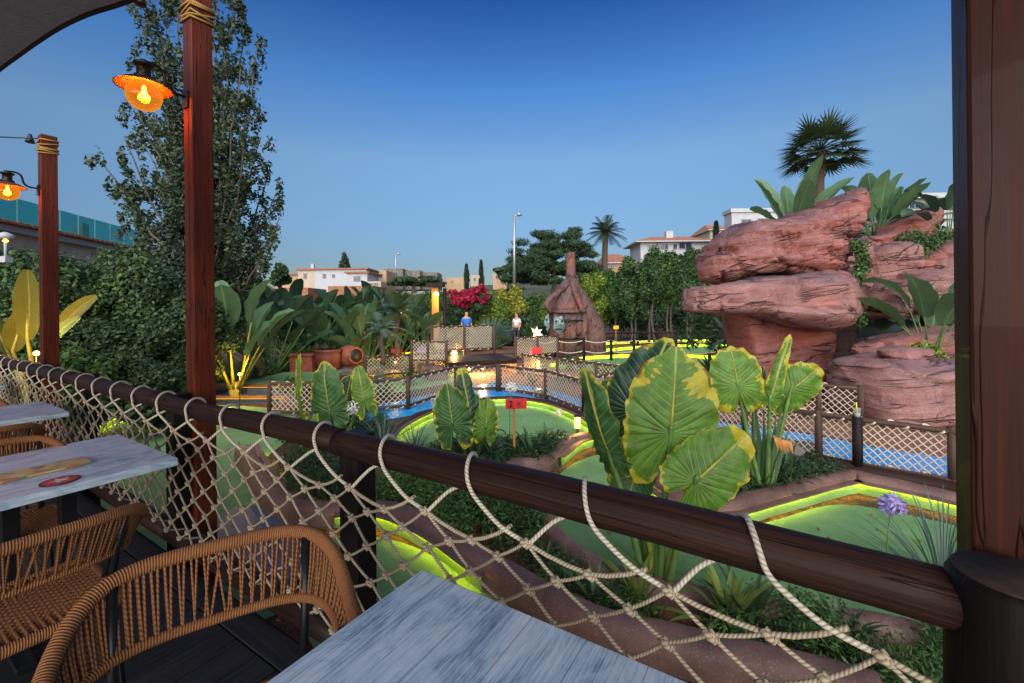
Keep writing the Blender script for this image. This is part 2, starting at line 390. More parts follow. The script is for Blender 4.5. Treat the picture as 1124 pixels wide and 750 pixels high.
def m_fol(name, c0, c1, c2, trans=.25, rough=.55):
    m, nt, b = NM(name); r = N(nt, 'NewGeometry').outputs['Random Per Island']
    p = N(nt, 'NewGeometry').outputs['Position']; f = noise_(nt, p, 1.3, 2)
    q = math_(nt, 'ADD', math_(nt, 'MULTIPLY', r, .6), math_(nt, 'MULTIPLY', f, .4))
    c = ramp(nt, q, [(.15, c0), (.5, c1), (.85, c2)])
    setb(nt, b, Base_Color=c, Roughness=rough); b.inputs['Specular IOR Level'].default_value = .35
    t = N(nt, 'BsdfTranslucent', {'Color': c}); mx = N(nt, 'MixShader', {0: trans, 1: b.outputs[0], 2: t.outputs[0]})
    nt.links.new(mx.outputs[0], nt.nodes['Material Output'].inputs[0]); return m
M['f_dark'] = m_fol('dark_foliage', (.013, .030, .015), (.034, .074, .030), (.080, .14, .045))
M['f_mid'] = m_fol('mid_foliage', (.018, .045, .016), (.052, .125, .032), (.12, .21, .045))
M['f_lime'] = m_fol('lime_foliage', (.05, .10, .02), (.13, .22, .03), (.30, .36, .04))
M['f_yel'] = m_fol('yellow_flowering_foliage', (.05, .09, .02), (.20, .22, .03), (.55, .50, .05))
M['f_pop'] = m_fol('poplar_foliage', (.018, .034, .018), (.048, .080, .038), (.13, .17, .09))
M['f_cyp'] = m_fol('cypress_foliage', (.010, .022, .013), (.022, .042, .022), (.040, .070, .034), .1)
M['f_pine'] = m_fol('pine_foliage', (.014, .032, .014), (.030, .065, .026), (.055, .105, .036), .1)
M['f_red'] = m_fol('bougainvillea_bracts', (.16, .008, .030), (.40, .015, .06), (.62, .05, .12), .3)
M['f_var'] = m_fol('hedge_foliage', (.017, .046, .024), (.044, .105, .040), (.14, .20, .045))
def m_blade(name, c0, c1, rib, trans=.3, stripes=26.0):
    m, nt, b = NM(name); uv = N(nt, 'Separate' + 'XYZ', {0: co(nt, 'UV')}); ob = N(nt, 'ObjectInfo').outputs['Random']
    f = noise_(nt, co(nt), 3.5, 4, .6); q = math_(nt, 'ADD', math_(nt, 'MULTIPLY', f, .6), math_(nt, 'MULTIPLY', ob, .4))
    c = ramp(nt, q, [(.25, c0), (.75, c1)])
    ax = math_(nt, 'ABSOLUTE', math_(nt, 'SUBTRACT', uv.outputs[0], .5))
    ln = math_(nt, 'SUBTRACT', 1.0, math_(nt, 'MULTIPLY', ax, 26.0), clamp=True)
    s_ = math_(nt, 'SINE', math_(nt, 'MULTIPLY', math_(nt, 'SUBTRACT', uv.outputs[1], math_(nt, 'MULTIPLY', ax, .25)), stripes*2*PI))
    c = mixc(nt, math_(nt, 'MULTIPLY_ADD', s_, .10, .10, clamp=True), c, rib); c = mixc(nt, ln, c, rib)
    setb(nt, b, Base_Color=c, Roughness=.38, Normal=bump(nt, s_, .3, .006)); b.inputs['Specular IOR Level'].default_value = .45
    t = N(nt, 'BsdfTranslucent', {'Color': c}); mx = N(nt, 'MixShader', {0: trans, 1: b.outputs[0], 2: t.outputs[0]})
    nt.links.new(mx.outputs[0], nt.nodes['Material Output'].inputs[0]); return m
M['b_strel'] = m_blade('strelitzia_leaf', (.05, .12, .060), (.12, .24, .10), (.24, .34, .14))
M['b_dark'] = m_blade('dark_strelitzia_leaf', (.022, .060, .036), (.055, .12, .055), (.12, .19, .08))
M['b_banana'] = m_blade('lamplit_yellow_banana_leaf', (.09, .12, .02), (.28, .25, .03), (.42, .38, .08), .45)  # leaf yellow carries the warm light of the lamp below
M['b_strap'] = m_blade('strap_leaf', (.025, .070, .030), (.065, .13, .045), (.14, .20, .06), .25, 1.0)
M['b_lime'] = m_blade('lime_strap_leaf', (.10, .17, .03), (.24, .32, .05), (.50, .50, .12), .35, 1.0)
M['b_blue'] = m_blade('blue_green_palm_leaf', (.05, .10, .085), (.11, .18, .14), (.20, .28, .20), .2, 1.0)
M['b_palm'] = m_blade('palm_leaf', (.020, .042, .020), (.050, .090, .035), (.10, .14, .05), .2, 1.0)
M['stem'] = plain('green_stem', (.10, .19, .045), .45, 0, 8, .35)
M['stemy'] = plain('yellow_midrib_lamplit_stem', (.32, .30, .05), .45, 0, 8, .35)  # own yellow on midribs; on lamp-lit plants the light is in the colour
M['bark'] = plain('grey_bark', (.10, .080, .062), .9, 0, 14, .5, .02)
M['barkp'] = plain('palm_trunk_bark', (.085, .060, .042), .95, 0, 22, .5, .03)
def m_aloc(name, yel, dark):
    m, nt, b = NM(name); uv = N(nt, 'Separate' + 'XYZ', {0: co(nt, 'UV')})
    u2 = N(nt, 'UVMap', uv_map='LeafMap'); s2 = N(nt, 'Separate' + 'XYZ', {0: u2.outputs[0]})
    edge, ph = s2.outputs[0], s2.outputs[1]
    ax = math_(nt, 'ABSOLUTE', uv.outputs[0])
    p = co(nt); f = noise_(nt, p, 9, 5, .6); g = noise_(nt, p, 3.5, 4, .6)
    c = ramp(nt, f, [(.3, dark), (.7, tuple(x*2.0 for x in dark))])
    # yellow variegation, partly light put into the colour, eats inward along the veins
    tri = math_(nt, 'ABSOLUTE', math_(nt, 'SUBTRACT', math_(nt, 'FRACT', ph), .5))      # .5 on a vein
    wn = N(nt, 'TexWhiteNoise', {'W': math_(nt, 'FLOOR', math_(nt, 'ADD', ph, math_(nt, 'MULTIPLY', N(nt, 'ObjectInfo').outputs['Random'], 50.0)))}, noise_dimensions='1D').outputs[0]
    dep = math_(nt, 'MULTIPLY_ADD', math_(nt, 'SUBTRACT', g, .44), 1.9*yel, .012, clamp=True)
    dep = math_(nt, 'MULTIPLY', dep, math_(nt, 'MULTIPLY_ADD', wn, .9, .55))
    ext = math_(nt, 'MULTIPLY', dep, math_(nt, 'MULTIPLY_ADD', tri, -1.1, 1.25))
    yy = math_(nt, 'ADD', math_(nt, 'SUBTRACT', math_(nt, 'ADD', edge, ext), 1.0), math_(nt, 'MULTIPLY', math_(nt, 'SUBTRACT', f, .5), .06))
    ym = math_(nt, 'MULTIPLY_ADD', yy, 22.0, .4, clamp=True)
    lime = math_(nt, 'MULTIPLY_ADD', yy, 3.2, .55, clamp=True)
    c = mixc(nt, math_(nt, 'MULTIPLY', lime, .35), c, (.22, .34, .03))
    c = mixc(nt, ym, c, ramp(nt, f, [(.3, (.45, .42, .02)), (.7, (.75, .62, .05))]))
    brn = math_(nt, 'MULTIPLY', math_(nt, 'MULTIPLY_ADD', math_(nt, 'ADD', edge, math_(nt, 'MULTIPLY', wn, .05)), 30.0, -29.6, clamp=True), math_(nt, 'GREATER_THAN', wn, .72))
    c = mixc(nt, math_(nt, 'MULTIPLY', brn, .85), c, (.20, .085, .02))
    vw = math_(nt, 'MULTIPLY', math_(nt, 'SUBTRACT', 1.12, edge), 1.0, clamp=True)
    vl = math_(nt, 'MULTIPLY', math_(nt, 'SUBTRACT', tri, .435), 22.0, clamp=True)
    c = mixc(nt, math_(nt, 'MULTIPLY', vl, vw), c, (.50, .58, .20))
    mr = math_(nt, 'SUBTRACT', 1.6, math_(nt, 'MULTIPLY', ax, 85.0), clamp=True)
    mr = math_(nt, 'MULTIPLY', mr, math_(nt, 'GREATER_THAN', uv.outputs[1], 0.0))
    c = mixc(nt, mr, c, (.50, .56, .12))
    setb(nt, b, Base_Color=c, Roughness=.42, Normal=bump(nt, math_(nt, 'ADD', vl, math_(nt, 'MULTIPLY', f, .4)), .4, .006))
    t = N(nt, 'BsdfTranslucent', {'Color': c}); mx = N(nt, 'MixShader', {0: .48, 1: b.outputs[0], 2: t.outputs[0]})
    nt.links.new(mx.outputs[0], nt.nodes['Material Output'].inputs[0]); return m
M['al_y'] = m_aloc('yellow_margined_elephant_ear', .68, (.085, .19, .020))
M['al_g'] = m_aloc('green_elephant_ear', .35, (.040, .12, .034))
M['al_d'] = m_aloc('dark_elephant_ear', .25, (.014, .050, .030))
def emis(name, col, st):
    m, nt, b = NM(name); setb(nt, b, Base_Color=col, Emission_Color=col, Emission_Strength=st, Roughness=.5); return m
M['led'] = emis('yellow_led_strip', (1.0, .74, .01), 15)
M['fil'] = emis('glowing_filament', (1.0, .45, .07), 30)
M['warm'] = emis('warm_lamp_glass', (1.0, .42, .06), 2.6)
M['warmhot'] = emis('warm_bulb', (1.0, .50, .10), 3.2)
M['ledsoft'] = emis('dim_yellow_led_strip', (1.0, .55, .06), .45)
M['matt'] = plain('matt_black_rubber', (.004, .004, .004), 1.0, spec=0.0)
def m_globe():
    m, nt, b = NM('amber_glass'); setb(nt, b, Base_Color=(1, .45, .08), Roughness=.05)
    t = N(nt, 'BsdfTransparent', {'Color': (1, .50, .10, 1)}); gl = N(nt, 'BsdfGlossy', {'Color': (1, .8, .5, 1), 'Roughness': .04})
    tr = N(nt, 'Emission', {'Color': (1, .36, .03, 1), 'Strength': .45})
    lw = N(nt, 'LayerWeight', {'Blend': .35}).outputs['Facing']
    a = N(nt, 'MixShader', {0: ramp(nt, lw, [(0, (.25,)*3), (.6, (.40,)*3), (1, (.75,)*3)]), 1: t.outputs[0], 2: tr.outputs[0]})
    e = N(nt, 'MixShader', {0: .06, 1: a.outputs[0], 2: gl.outputs[0]})
    nt.links.new(e.outputs[0], nt.nodes['Material Output'].inputs[0]); return m
M['globe'] = m_globe()
M['terra'] = plain('terracotta', (.30, .085, .045), .7, 0, 7, .4, .004)
M['terrad'] = plain('terracotta_glazed_dark', (.20, .055, .035), .5, 0, 5, .4, .004)
M['roof'] = plain('terracotta_roof', (.30, .13, .07), .9, 0, 3, .35)
M['white'] = plain('white_render', (.40, .42, .44), .8, 0, 1.5, .08)
M['cream'] = plain('cream_render', (.45, .37, .27), .8, 0, 1.5, .1)
M['sand'] = plain('ochre_render', (.42, .28, .16), .8, 0, 1.5, .15)
M['stone'] = plain('grey_stone', (.16, .14, .125), .9, 0, 3, .4, .03)
M['win'] = plain('window_glass_dark', (.03, .045, .07), .12)
M['winl'] = plain('window_curtain_glass', (.35, .38, .38), .25)
M['frame'] = plain('window_frame', (.30, .31, .32), .5)
M['steel'] = plain('galvanised_steel', (.42, .45, .47), .4, .6)
M['redsign'] = plain('red_sign_paint', (.55, .015, .02), .45, 0, 12, .2)
M['ink'] = plain('black_sign_paint', (.012, .010, .010), .5)
M['blond'] = wood('yellow_stake_timber', (.20, .09, .02), (.38, .18, .05), (.50, .27, .09), .6, 1, .3)
M['plank'] = wood('warm_step_timber', (.16, .07, .025), (.32, .15, .05), (.42, .22, .09), .6, 1, .3)
M['sail'] = None
def m_sail():
    m, nt, b = NM('grey_shade_cloth'); p = co(nt)
    f = noise_(nt, vmap(nt, p, (9, 160, 9)), 1.5, 5, .6); g = noise_(nt, p, 220, 2, .5)
    c = ramp(nt, math_(nt, 'ADD', math_(nt, 'MULTIPLY', f, .6), math_(nt, 'MULTIPLY', g, .4)), [(.35, (.035, .030, .031)), (.65, (.10, .088, .086))])
    setb(nt, b, Base_Color=c, Roughness=.95)
    t = N(nt, 'BsdfTranslucent', {'Color': c}); mx = N(nt, 'MixShader', {0: .5, 1: b.outputs[0], 2: t.outputs[0]})
    nt.links.new(mx.outputs[0], nt.nodes['Material Output'].inputs[0]); return m
M['sail'] = m_sail()
M['sailhem'] = plain('brown_webbing', (.028, .018, .016), .9)
def m_glass():
    m, nt, b = NM('turquoise_balustrade_glass')
    t = N(nt, 'BsdfTransparent', {'Color': (.35, .85, .85, 1)}); setb(nt, b, Base_Color=(.05, .30, .32), Roughness=.08)
    mx = N(nt, 'MixShader', {0: .45, 1: t.outputs[0], 2: b.outputs[0]}); nt.links.new(mx.outputs[0], nt.nodes['Material Output'].inputs[0]); return m
M['tglass'] = m_glass()
def m_clear():
    m, nt, b = NM('clear_plastic')
    t = N(nt, 'BsdfTransparent', {'Color': (.9, .95, .95, 1)}); setb(nt, b, Base_Color=(.6, .65, .65), Roughness=.08)
    mx = N(nt, 'MixShader', {0: .3, 1: t.outputs[0], 2: b.outputs[0]}); nt.links.new(mx.outputs[0], nt.nodes['Material Output'].inputs[0]); return m
M['clear'] = m_clear()
M['yellow'] = plain('yellow_plastic', (.75, .55, .03), .4)
M['lilac'] = plain('lilac_petal', (.32, .26, .62), .6)
M['petal'] = plain('white_petal', (.70, .70, .66), .6)
M['mask'] = plain('turquoise_verdigris', (.15, .24, .22), .7, 0, 9, .9, .03)
M['skin'] = plain('skin', (.45, .25, .17), .5); M['hair'] = plain('dark_hair', (.02, .014, .010), .6)
M['blue'] = plain('blue_shirt_cloth', (.02, .16, .55), .8); M['wcloth'] = plain('white_shirt_cloth', (.62, .62, .64), .8); M['jeans'] = plain('dark_trouser_cloth', (.03, .035, .05), .85)
M['hill'] = plain('scrub_hillside', (.045, .060, .030), .95, 0, .12, .5)
M['panel'] = plain('dark_green_panel', (.030, .055, .050), .5, 0, 4, .2)
def m_menu():
    m, nt, b = NM('printed_menu_card'); uv = co(nt, 'UV'); s_ = N(nt, 'Separate' + 'XYZ', {0: uv})
    v = N(nt, 'TexVoronoi', {'Vector': vmap(nt, uv, (22, 34, 1)), 'Scale': 1.0}).outputs['Color']
    h = N(nt, 'Separate' + 'XYZ', {0: v}).outputs[0]
    c = ramp(nt, h, [(0, (.55, .42, .10)), (.35, (.62, .50, .16)), (.55, (.50, .16, .05)), (.7, (.60, .46, .14)), (.85, (.16, .22, .08)), (.95, (.70, .62, .35))], 'CONSTANT')
    c = mixc(nt, math_(nt, 'LESS_THAN', s_.outputs[0], .045), c, (.32, .03, .02))
    setb(nt, b, Base_Color=c, Roughness=.35); return m
M['menu'] = m_menu()
# ------------------------------------------------------------------ ground, hill
def poly_sheet(name, pts, z, mat, thick=0, kind='structure', parent=None):
    pts = [Vector((p.x, p.y, z)) for p in pts]
    if sum(pts[i-1].x*pts[i].y-pts[i].x*pts[i-1].y for i in range(len(pts))) < 0: pts = pts[::-1]
    mb = MB(); mb.V = list(pts); n = len(pts)
    for t in tessellate_polygon([pts]):
        a, b_, c = [pts[i] for i in t]
        if (b_-a).cross(c-a).z < 0: t = t[::-1]
        mb.face(t, [(pts[i].x, pts[i].y) for i in t])
    if thick:
        for p in pts: mb.V.append(p-ZV*thick)
        for i in range(n):
            j = (i+1) % n; mb.face((i+n, j+n, j, i), [(0, 0)]*4)
    o = mk(name, mb, mat, parent, smooth=False)
    if kind and parent is None: o['kind'] = kind
    return o
mb = MB()
for X, Y in ((-1500, -60), (1500, -60), (1500, 2500), (-1500, 2500)): mb.V.append(Vector((X, Y, GZ)))
mb.face((0, 1, 2, 3), [(0, 0)]*4); o = mk('ground', mb, M['soil'], smooth=False); o['kind'] = 'structure'
# far hillside that carries the houses
mb = MB(); nx, ny = 60, 14
for j in range(ny):
    for i in range(nx):
        X = -170+340*i/(nx-1); Y = 50+130*j/(ny-1); q = j/(ny-1)
        h = (q**.8)*9.5*(1+.45*math.sin(X*.03+1))+noise.noise(Vector((X*.05, Y*.05, 0)))*1.5
        mb.V.append(Vector((X, Y, GZ-.3+max(0, h)*min(1, q*3))))
for j in range(ny-1):
    for i in range(nx-1):
        a = j*nx+i; mb.face((a, a+1, a+nx+1, a+nx), [(0, 0)]*4)
o = mk('hillside', mb, M['hill']); o['kind'] = 'structure'

# ------------------------------------------------------------------ deck
deck = thing('deck', None, None); deck['kind'] = 'structure'
u = -1.9; k = 0
while u < 12:
    wd = .138; z0 = rnd.uniform(-.0015, .0015)
    mb = MB().boxD(u, u+wd, -3.2, -.155, -.03+z0, z0); mk('plank', mb, M['deck'], deck, smooth=False, bevel=.003); u += wd+.007
mk('edge_board', MB().boxD(-1.9, 12, -.148, -.03, -.032, .004), M['deck'], deck, smooth=False, bevel=.003)
mk('fascia', MB().boxD(-1.9, 12, -.025, .005, -.30, -.034), M['dpost'], deck, smooth=False)
for v in (-3.0, -2.0, -1.0, -.3):
    mk('joist', MB().boxD(-1.9, 12, v-.03, v+.03, -.20, -.034), M['dpost'], deck, smooth=False)

# ------------------------------------------------------------------ deck railing with rope net
RU = [0.0, 1.80, 3.56, 5.32, 7.08, 8.84, 10.6]; RZ = .90; RR = .052
def RZf(uu): return RZ+.018*math.sin(PI*min(1, max(0, uu/3.0)))
rail = thing('deck_railing', 'dark log handrail on square posts with cream rope net along the deck edge', 'railing', D(0, 0, 0))
for i in range(6):
    a, b_ = (-.04 if i == 0 else RU[i]), RU[i+1]
    n = 14; pts = []; rs = []
    for j in range(n):
        q = j/(n-1); uu = a+(b_-a)*q
        pts.append(D(uu, rnd.uniform(-.002, .002), RZ+.004*math.sin(q*5+i)+.018*math.sin(PI*min(1, max(0, uu/3.0)))))
        rs.append(RR*(1+.06*math.sin(q*4+i*2)+rnd.uniform(-.02, .02))*(.90 if j in (0, n-1) and i else 1))
    mk('handrail_log', MB().tube(pts, rs, 20), M['rail'], rail)
    pts = [D(a+(b_-a)*j/7, .05+rnd.uniform(-.004, .004), .062) for j in range(8)]
    mk('bottom_log', MB().tube(pts, .06, 16), M['rail'], rail)
for i in range(1, 7):
    uu = RU[i]
    mk('post', MB().boxD(uu-.058, uu+.058, .035, .135, GZ, RZ+.035), M['dpost'], rail, smooth=False, bevel=.006)
    mk('post', MB().boxD(uu-.052, uu+.052, -.052, .034, RZ-.17, RZ-.05), M['dpost'], rail, smooth=False, bevel=.006) if 0 else None
    c = D(uu, -.0, .60); mk('bolt', MB().lathe(D(uu, .034, .60), [(.012, 0), (.012, .008), (.006, .012)], 8, 0, -B), M['black'], rail)
# lashings over the rail and the knotted net
ST = .395; nL = 26; K0 = .10; mbN = MB(); knots = []
vnet = -.045
def kp(i, j):
    # knot of half-row j (0 top) and half-column i ; u grows along the rail
    uu = K0+ST*.25*i; ph = (i % 4)
    base = .774 if ph == 0 else (.74 if ph == 2 else .70)
    if j == 0: z = base
    else:
        z = .70-.0655*(j-1)
        if j < 3: z += (.012 if ph in (0,) else 0)
    r = random.Random(i*31+j*7+5)
    return D(uu+r.uniform(-.010, .010), vnet+r.uniform(-.008, .008)+.02*math.sin(uu*1.7)*(j/10), z+r.uniform(-.007, .007))
NI = int((10.4-K0)/(ST*.25)); NJ = 10
def strand(mb, a, b_, r, n=6, sag=.006, seg=3):
    pts = []
    for s_ in range(seg+1):
        q = s_/seg; p = a.lerp(b_, q); p = p-ZV*sag*math.sin(PI*q); pts.append(p)
    mb.tube(pts, r, n, caps=False, u0=rnd.random())
for i in range(-6, NI):
    near = i < 24; n = 7 if near else 5; rr = .0050
    for j in range(0, NJ):
        if j == 0 and i % 2: continue
        if (i+j) % 2: continue
        p = kp(i, j)
        if j < NJ-1:
            strand(mbN, p, kp(i-1, j+1), rr, n, .004); strand(mbN, p, kp(i+1, j+1), rr, n, .004)
        # overhand knot: two short crossing rolls
        e = .017
        kk = MB() if 0 else mbN
        sgn = 1 if (i+j) % 4 else -1
        mbN.tube([p+A*e+ZV*.002, p+A*e*.5-B*.009+ZV*.007, p-B*.011, p-A*e*.5-B*.009-ZV*.007, p-A*e-ZV*.002], [.005, .0075, .0088, .0075, .005], n, caps=True)
        mbN.tube([p+ZV*e*.75, p+ZV*e*.3+A*.007*sgn-B*.004, p-ZV*e*.3-A*.006*sgn-B*.004, p-ZV*e*.75], [.005, .008, .008, .005], n, caps=True)
    if i % 4 == 2:      # mid top knot ties to the next lashing knot on both sides
        strand(mbN, kp(i, 0), kp(i+2, 0), .0062, n, .008)
        strand(mbN, kp(i, 0), kp(i-2, 0)+A*.05+ZV*.035, .0062, n, .01)
mk('rope_net', mbN, M['net'], rail, kind='stuff')
for i in range(-1, nL):
    k_ = kp(4*i, 0); ul = K0+ST*i+.245; ncir = 8
    if ul < .1: continue
    pts = [k_]; R_ = RR+.012
    pts.append(D(ul-.16, -.052, .806)); pts.append(D(ul-.085, -.066, RZf(ul)-.045))
    for a in (195, 165, 135, 105, 80, 50, 20, -20, -60):
        ar = math.radians(a); q = (195-a)/255
        pts.append(D(ul-.055+.10*q, math.cos(ar)*R_, RZf(ul)+math.sin(ar)*R_))
    pts.append(D(ul+.09, .0, RZf(ul)-RR-.03)); pts.append(kp(4*(i+1), 0)+A*-.012)
    mk('rope_lashing', MB().tube(crom(pts, 4), .0066, 8), M['rope'], rail)
mbB = MB()     # cord that laces the net foot to the bottom log
for i in range(-6, NI, 2):
    p = kp(i+((NJ-1) % 2), NJ-1); q = D(K0+ST*.25*(i+1)+.03, .045, .125)
    mbB.tube([p, p.lerp(q, .5)-ZV*.004, q, D(K0+ST*.25*(i+1)+.03, .11, .07)], .0055, 6, caps=False)
mk('foot_lacing', mbB, M['net'], rail, kind='stuff')

# round stump that carries the rail end
pts = [D(-.085, .0, z) for z in (GZ, .3, .8, .94, .965)]
stump = thing('end_post', 'thick round dark log post the handrail runs into, right foreground', 'post', D(-.085, 0, GZ))
mk('log', MB().tube([D(-.085, -.005, z) for z in (GZ, 0, .4, .8, .955, .97)], [.098, .096, .094, .092, .090, .082], 28), M['stump'], stump)
mb = MB(); mb.tube([D(-.085, -.005, .9701), D(-.085, -.005, .9735)], [.081, .079], 28); mk('cut_end', mb, plain('weathered_end_grain', (.045, .026, .017), .8, 0, 14, .7, .004), stump)

# ------------------------------------------------------------------ tall red pergola posts
def pergola_post(uu, v0, h, label, bands=True, wd=.062):
    t = thing('pergola_post', label, 'post', D(uu, v0, GZ), 'red timber posts along the deck edge')
    # four staves with a groove down the middle of each face
    mk('timber', MB().boxD(uu-wd, uu+wd, v0-wd, v0+wd, GZ, h), M['post'], t, smooth=False, bevel=.006)
    g = MB()
    g.boxD(uu-wd*.12-.005, uu-wd*.12+.005, v0-wd-.0015, v0-wd+.004, 0.2, h-.05); mk('drying_crack', g, M['ink'], t, smooth=False)
    if bands:
        for j in range(6):
            z = h-(.22 if uu < 4 else .08)-.022*j; pts = []
            for (a, b_) in ((-1, -1), (1, -1), (1, 1), (-1, 1)):
                pts.append(D(uu+a*(wd+.006), v0+b_*(wd+.006), z+rnd.uniform(-.03, .03)))
            mk('rope_band', MB().tube(pts, .008, 6, closed=True), M['yrope'], t)
    return t
pergola_post(3.52, .20, 3.68, 'tall red timber post with ochre rope binding beside the lit lantern, left of centre')
pergola_post(7.0, .17, 3.38, 'shorter looking red timber post standing above the far handrail, left side', wd=.064)
pergola_post(10.0, .15, 3.3, 'farthest red timber post cut by the left edge of the photo')
rp = thing('corner_post', 'big dark red timber post filling the right edge of the photo', 'post', D(-.13, .165, GZ))
mk('timber', MB().boxD(-.215, -.06, .105, .205, GZ, 3.6), M['cpost'], rp, smooth=False, bevel=.006)
mk('timber', MB().boxD(-.34, -.228, .10, .24, GZ, 3.6), M['dpost'], rp, smooth=False, bevel=.006)
mk('joint_strip', MB().boxD(-.227, -.216, .13, .22, GZ, 3.6), M['ink'], rp, smooth=False)

# ------------------------------------------------------------------ wall lanterns
def lantern(base, out, drop_to, label, power):
    # base: bracket fixing point on the post, out: horizontal direction, lamp axis at base+out*L
    L = .225; t = thing('wall_lantern', label, 'lantern', base, 'amber lanterns on the red posts')
    c = base+out*L-ZV*.0
    mk('bracket_plate', MB().box(base+out*.008, .008, .03, .055, out, out.cross(ZV), ZV), M['bronze'], t, smooth=False, bevel=.003)
    arm = [base+out*.01+ZV*.02, base+out*.07+ZV*.02, base+out*.11+ZV*.05, base+out*.13+ZV*.125, base+out*.17+ZV*.15, c+ZV*.15-out*.03, c+ZV*.145]
    mk('arm', MB().tube(crom(arm, 5), .0095, 8), M['bronze'], t)
    mk('cap', MB().lathe(c, [(.0, .155), (.022, .15), (.03, .135), (.052, .128), (.052, .115), (.036, .11), (.036, .06), (.05, .052), (.055, .03)], 24), M['bronze'], t)
    mk('shade', MB().lathe(c, [(.052, .032), (.095, .018), (.138, -.012), (.142, -.016), (.136, -.014), (.09, .012), (.05, .024)], 32), M['shade_in'], t)
    gl = mk('glass_globe', MB().lathe(c-ZV*.06, [(.034, .082), (.066, .060), (.086, .025), (.090, -.01), (.078, -.05), (.050, -.078), (.02, -.089), (0.001, -.091)], 28), M['globe'], t)
    mk('filament', MB().lathe(c-ZV*.045, [(.002, .045), (.010, .03), (.013, 0), (.012, -.03), (.002, -.045)], 10), M['fil'], t)
    ld = bpy.data.lights.new('lantern_light', 'POINT'); ld.energy = power*.6; ld.color = (1, .50, .13); ld.shadow_soft_size = .03
    lo = link(bpy.data.objects.new('lantern_light', ld)); lo.parent = t; lo.location = c-ZV*.045-t.location
    return t
pb = D(3.52, .20-.062, 2.83)
lantern(pb, (-B).normalized(), 0, 'nearest lit amber globe lantern, on the red post with the rope binding', 14)
pb2 = D(7.0, .17-.066, 2.78)
lantern(pb2, (-B).normalized(), 0, 'second lit amber lantern, smaller, on the red post above the far handrail', 12)
pb3 = D(10.0, .15-.062, 2.45)

# string wire with a small empty lamp holder
a = P(-60, 146, 5.2); b_ = D(7.0, .12, 3.34)
wr = thing('festoon_wire', 'thin dark wire with a small bell socket running to the left red post', 'wire', b_)
mk('wire', MB().tube([a, a.lerp(b_, .5)-ZV*.01, b_], .007, 6), M['black'], wr)
c = P(33, 152, 5.1)
mk('socket', MB().lathe(c, [(.012, .05), (.02, .03), (.028, 0), (.045, -.05), (.03, -.055)], 12), M['black'], wr)
c = P(154, 2, 2.5)
hb = thing('hanging_socket', 'small dark bell socket hanging at the top edge left of the near red post', 'lamp holder', c)
mk('bell', MB().lathe(c, [(.006, .16), (.010, .05), (.014, .02), (.030, -.01), (.026, -.02)], 12), M['bronze'], hb)

# ------------------------------------------------------------------ shade sail, upper left
E_ = crom([G(p[0], p[1], 3.15) for p in ((300, -62), (215, -32), (140, 0), (100, 13), (68, 28), (40, 46), (18, 62), (-2, 77), (-60, 125), (-110, 170))], 4)
mb = MB(); nn = len(E_); rows = 12
for i, e in enumerate(E_):
    for j in range(rows):
        q = j/(rows-1); s_ = i/(nn-1); mb.V.append(e+(Vector((6.0, -4.5, .35))*(1-s_)+Vector((-.8, -7.5, .35))*s_)*q-ZV*.15*math.sin(PI*q))  # inner side carried unseen over deck and camera to darken them
for i in range(nn-1):
    for j in range(rows-1):
        a = i*rows+j; mb.face((a, a+1, a+rows+1, a+rows), [(i/nn, j/rows)]*4)
sl = thing('shade_sail', 'grey brown shade cloth corner at the upper left, widened unseen over the deck to shade it', 'shade sail', E_[0])
mk('cloth', mb, M['sail'], sl); hm = MB(); hm.tube(E_, .026, 8, flat=.3); mk('hem', hm, M['sailhem'], sl)

# ------------------------------------------------------------------ tables
def table(u0, u1, v1, v0, label, first=False):
    t = thing('cafe_table', label, 'table', D((u0+u1)/2, (v0+v1)/2, 0), 'cafe tables along the railing')
    mb = MB().box(D((u0+u1)/2, (v0+v1)/2, .732), (u1-u0)/2, (v1-v0)/2, .018, A, B, ZV)
    # planar UV with the grain along v
    mb.U = []
    for f in mb.F:
        for i in f:
            r = mb.V[i]-R0; mb.U.append((r.dot(B)+r.z*.9, r.dot(A)+r.z))
    mk('table_top', mb, M['table'], t, smooth=False, bevel=.004)
    cu = (u0+u1)/2
    for v in (v1-.30, v1-.48):
        mk('leg', MB().boxD(cu-.028, cu+.028, v-.028, v+.028, .03, .713), M['black'], t, smooth=False, bevel=.003)
    mk('cross_bar', MB().boxD(cu-.02, cu+.02, v1-.449, v1-.331, .40, .44), M['black'], t, smooth=False)
    mk('top_plate', MB().boxD(cu-.2, cu+.2, v1-.62, v1-.16, .7135, .7138+.0001), M['black'], t, smooth=False) if 0 else None
    mk('foot', MB().boxD(cu-.28, cu+.28, v1-.33, v1-.27, .004, .03), M['black'], t, smooth=False, bevel=.003)
    mk('foot', MB().boxD(cu-.28, cu+.28, v1-.51, v1-.45, .004, .03), M['black'], t, smooth=False, bevel=.003)
    return t
table(.33, 1.09, -.262, -1.02, 'nearest blue white washed table at the bottom centre')
table(2.74, 3.54, -.215, -1.35, 'middle washed blue table carrying a long yellow menu board')
table(4.62, 5.34, -.19, -1.35, 'third washed blue table, small, at the left edge below the far handrail')
table(6.75, 7.5, -.19, -1.35, 'farthest washed table, a sliver at the left edge of the deck')
def menu(u0, u1, v0, v1, label):
    mb = MB().box(D((u0+u1)/2, (v0+v1)/2, .7565), (u1-u0)/2, (v1-v0)/2, .004, A, B, ZV)
    o = mk('menu_board', mb, M['menu'], None, smooth=False); tag(o, label, 'menu', 'menu boards on the tables')
menu(3.0, 3.14, -1.10, -.46, 'long yellow printed menu board lying on the middle table')
menu(4.95, 5.07, -1.0, -.50, 'yellow printed menu board on the third table at the left edge')
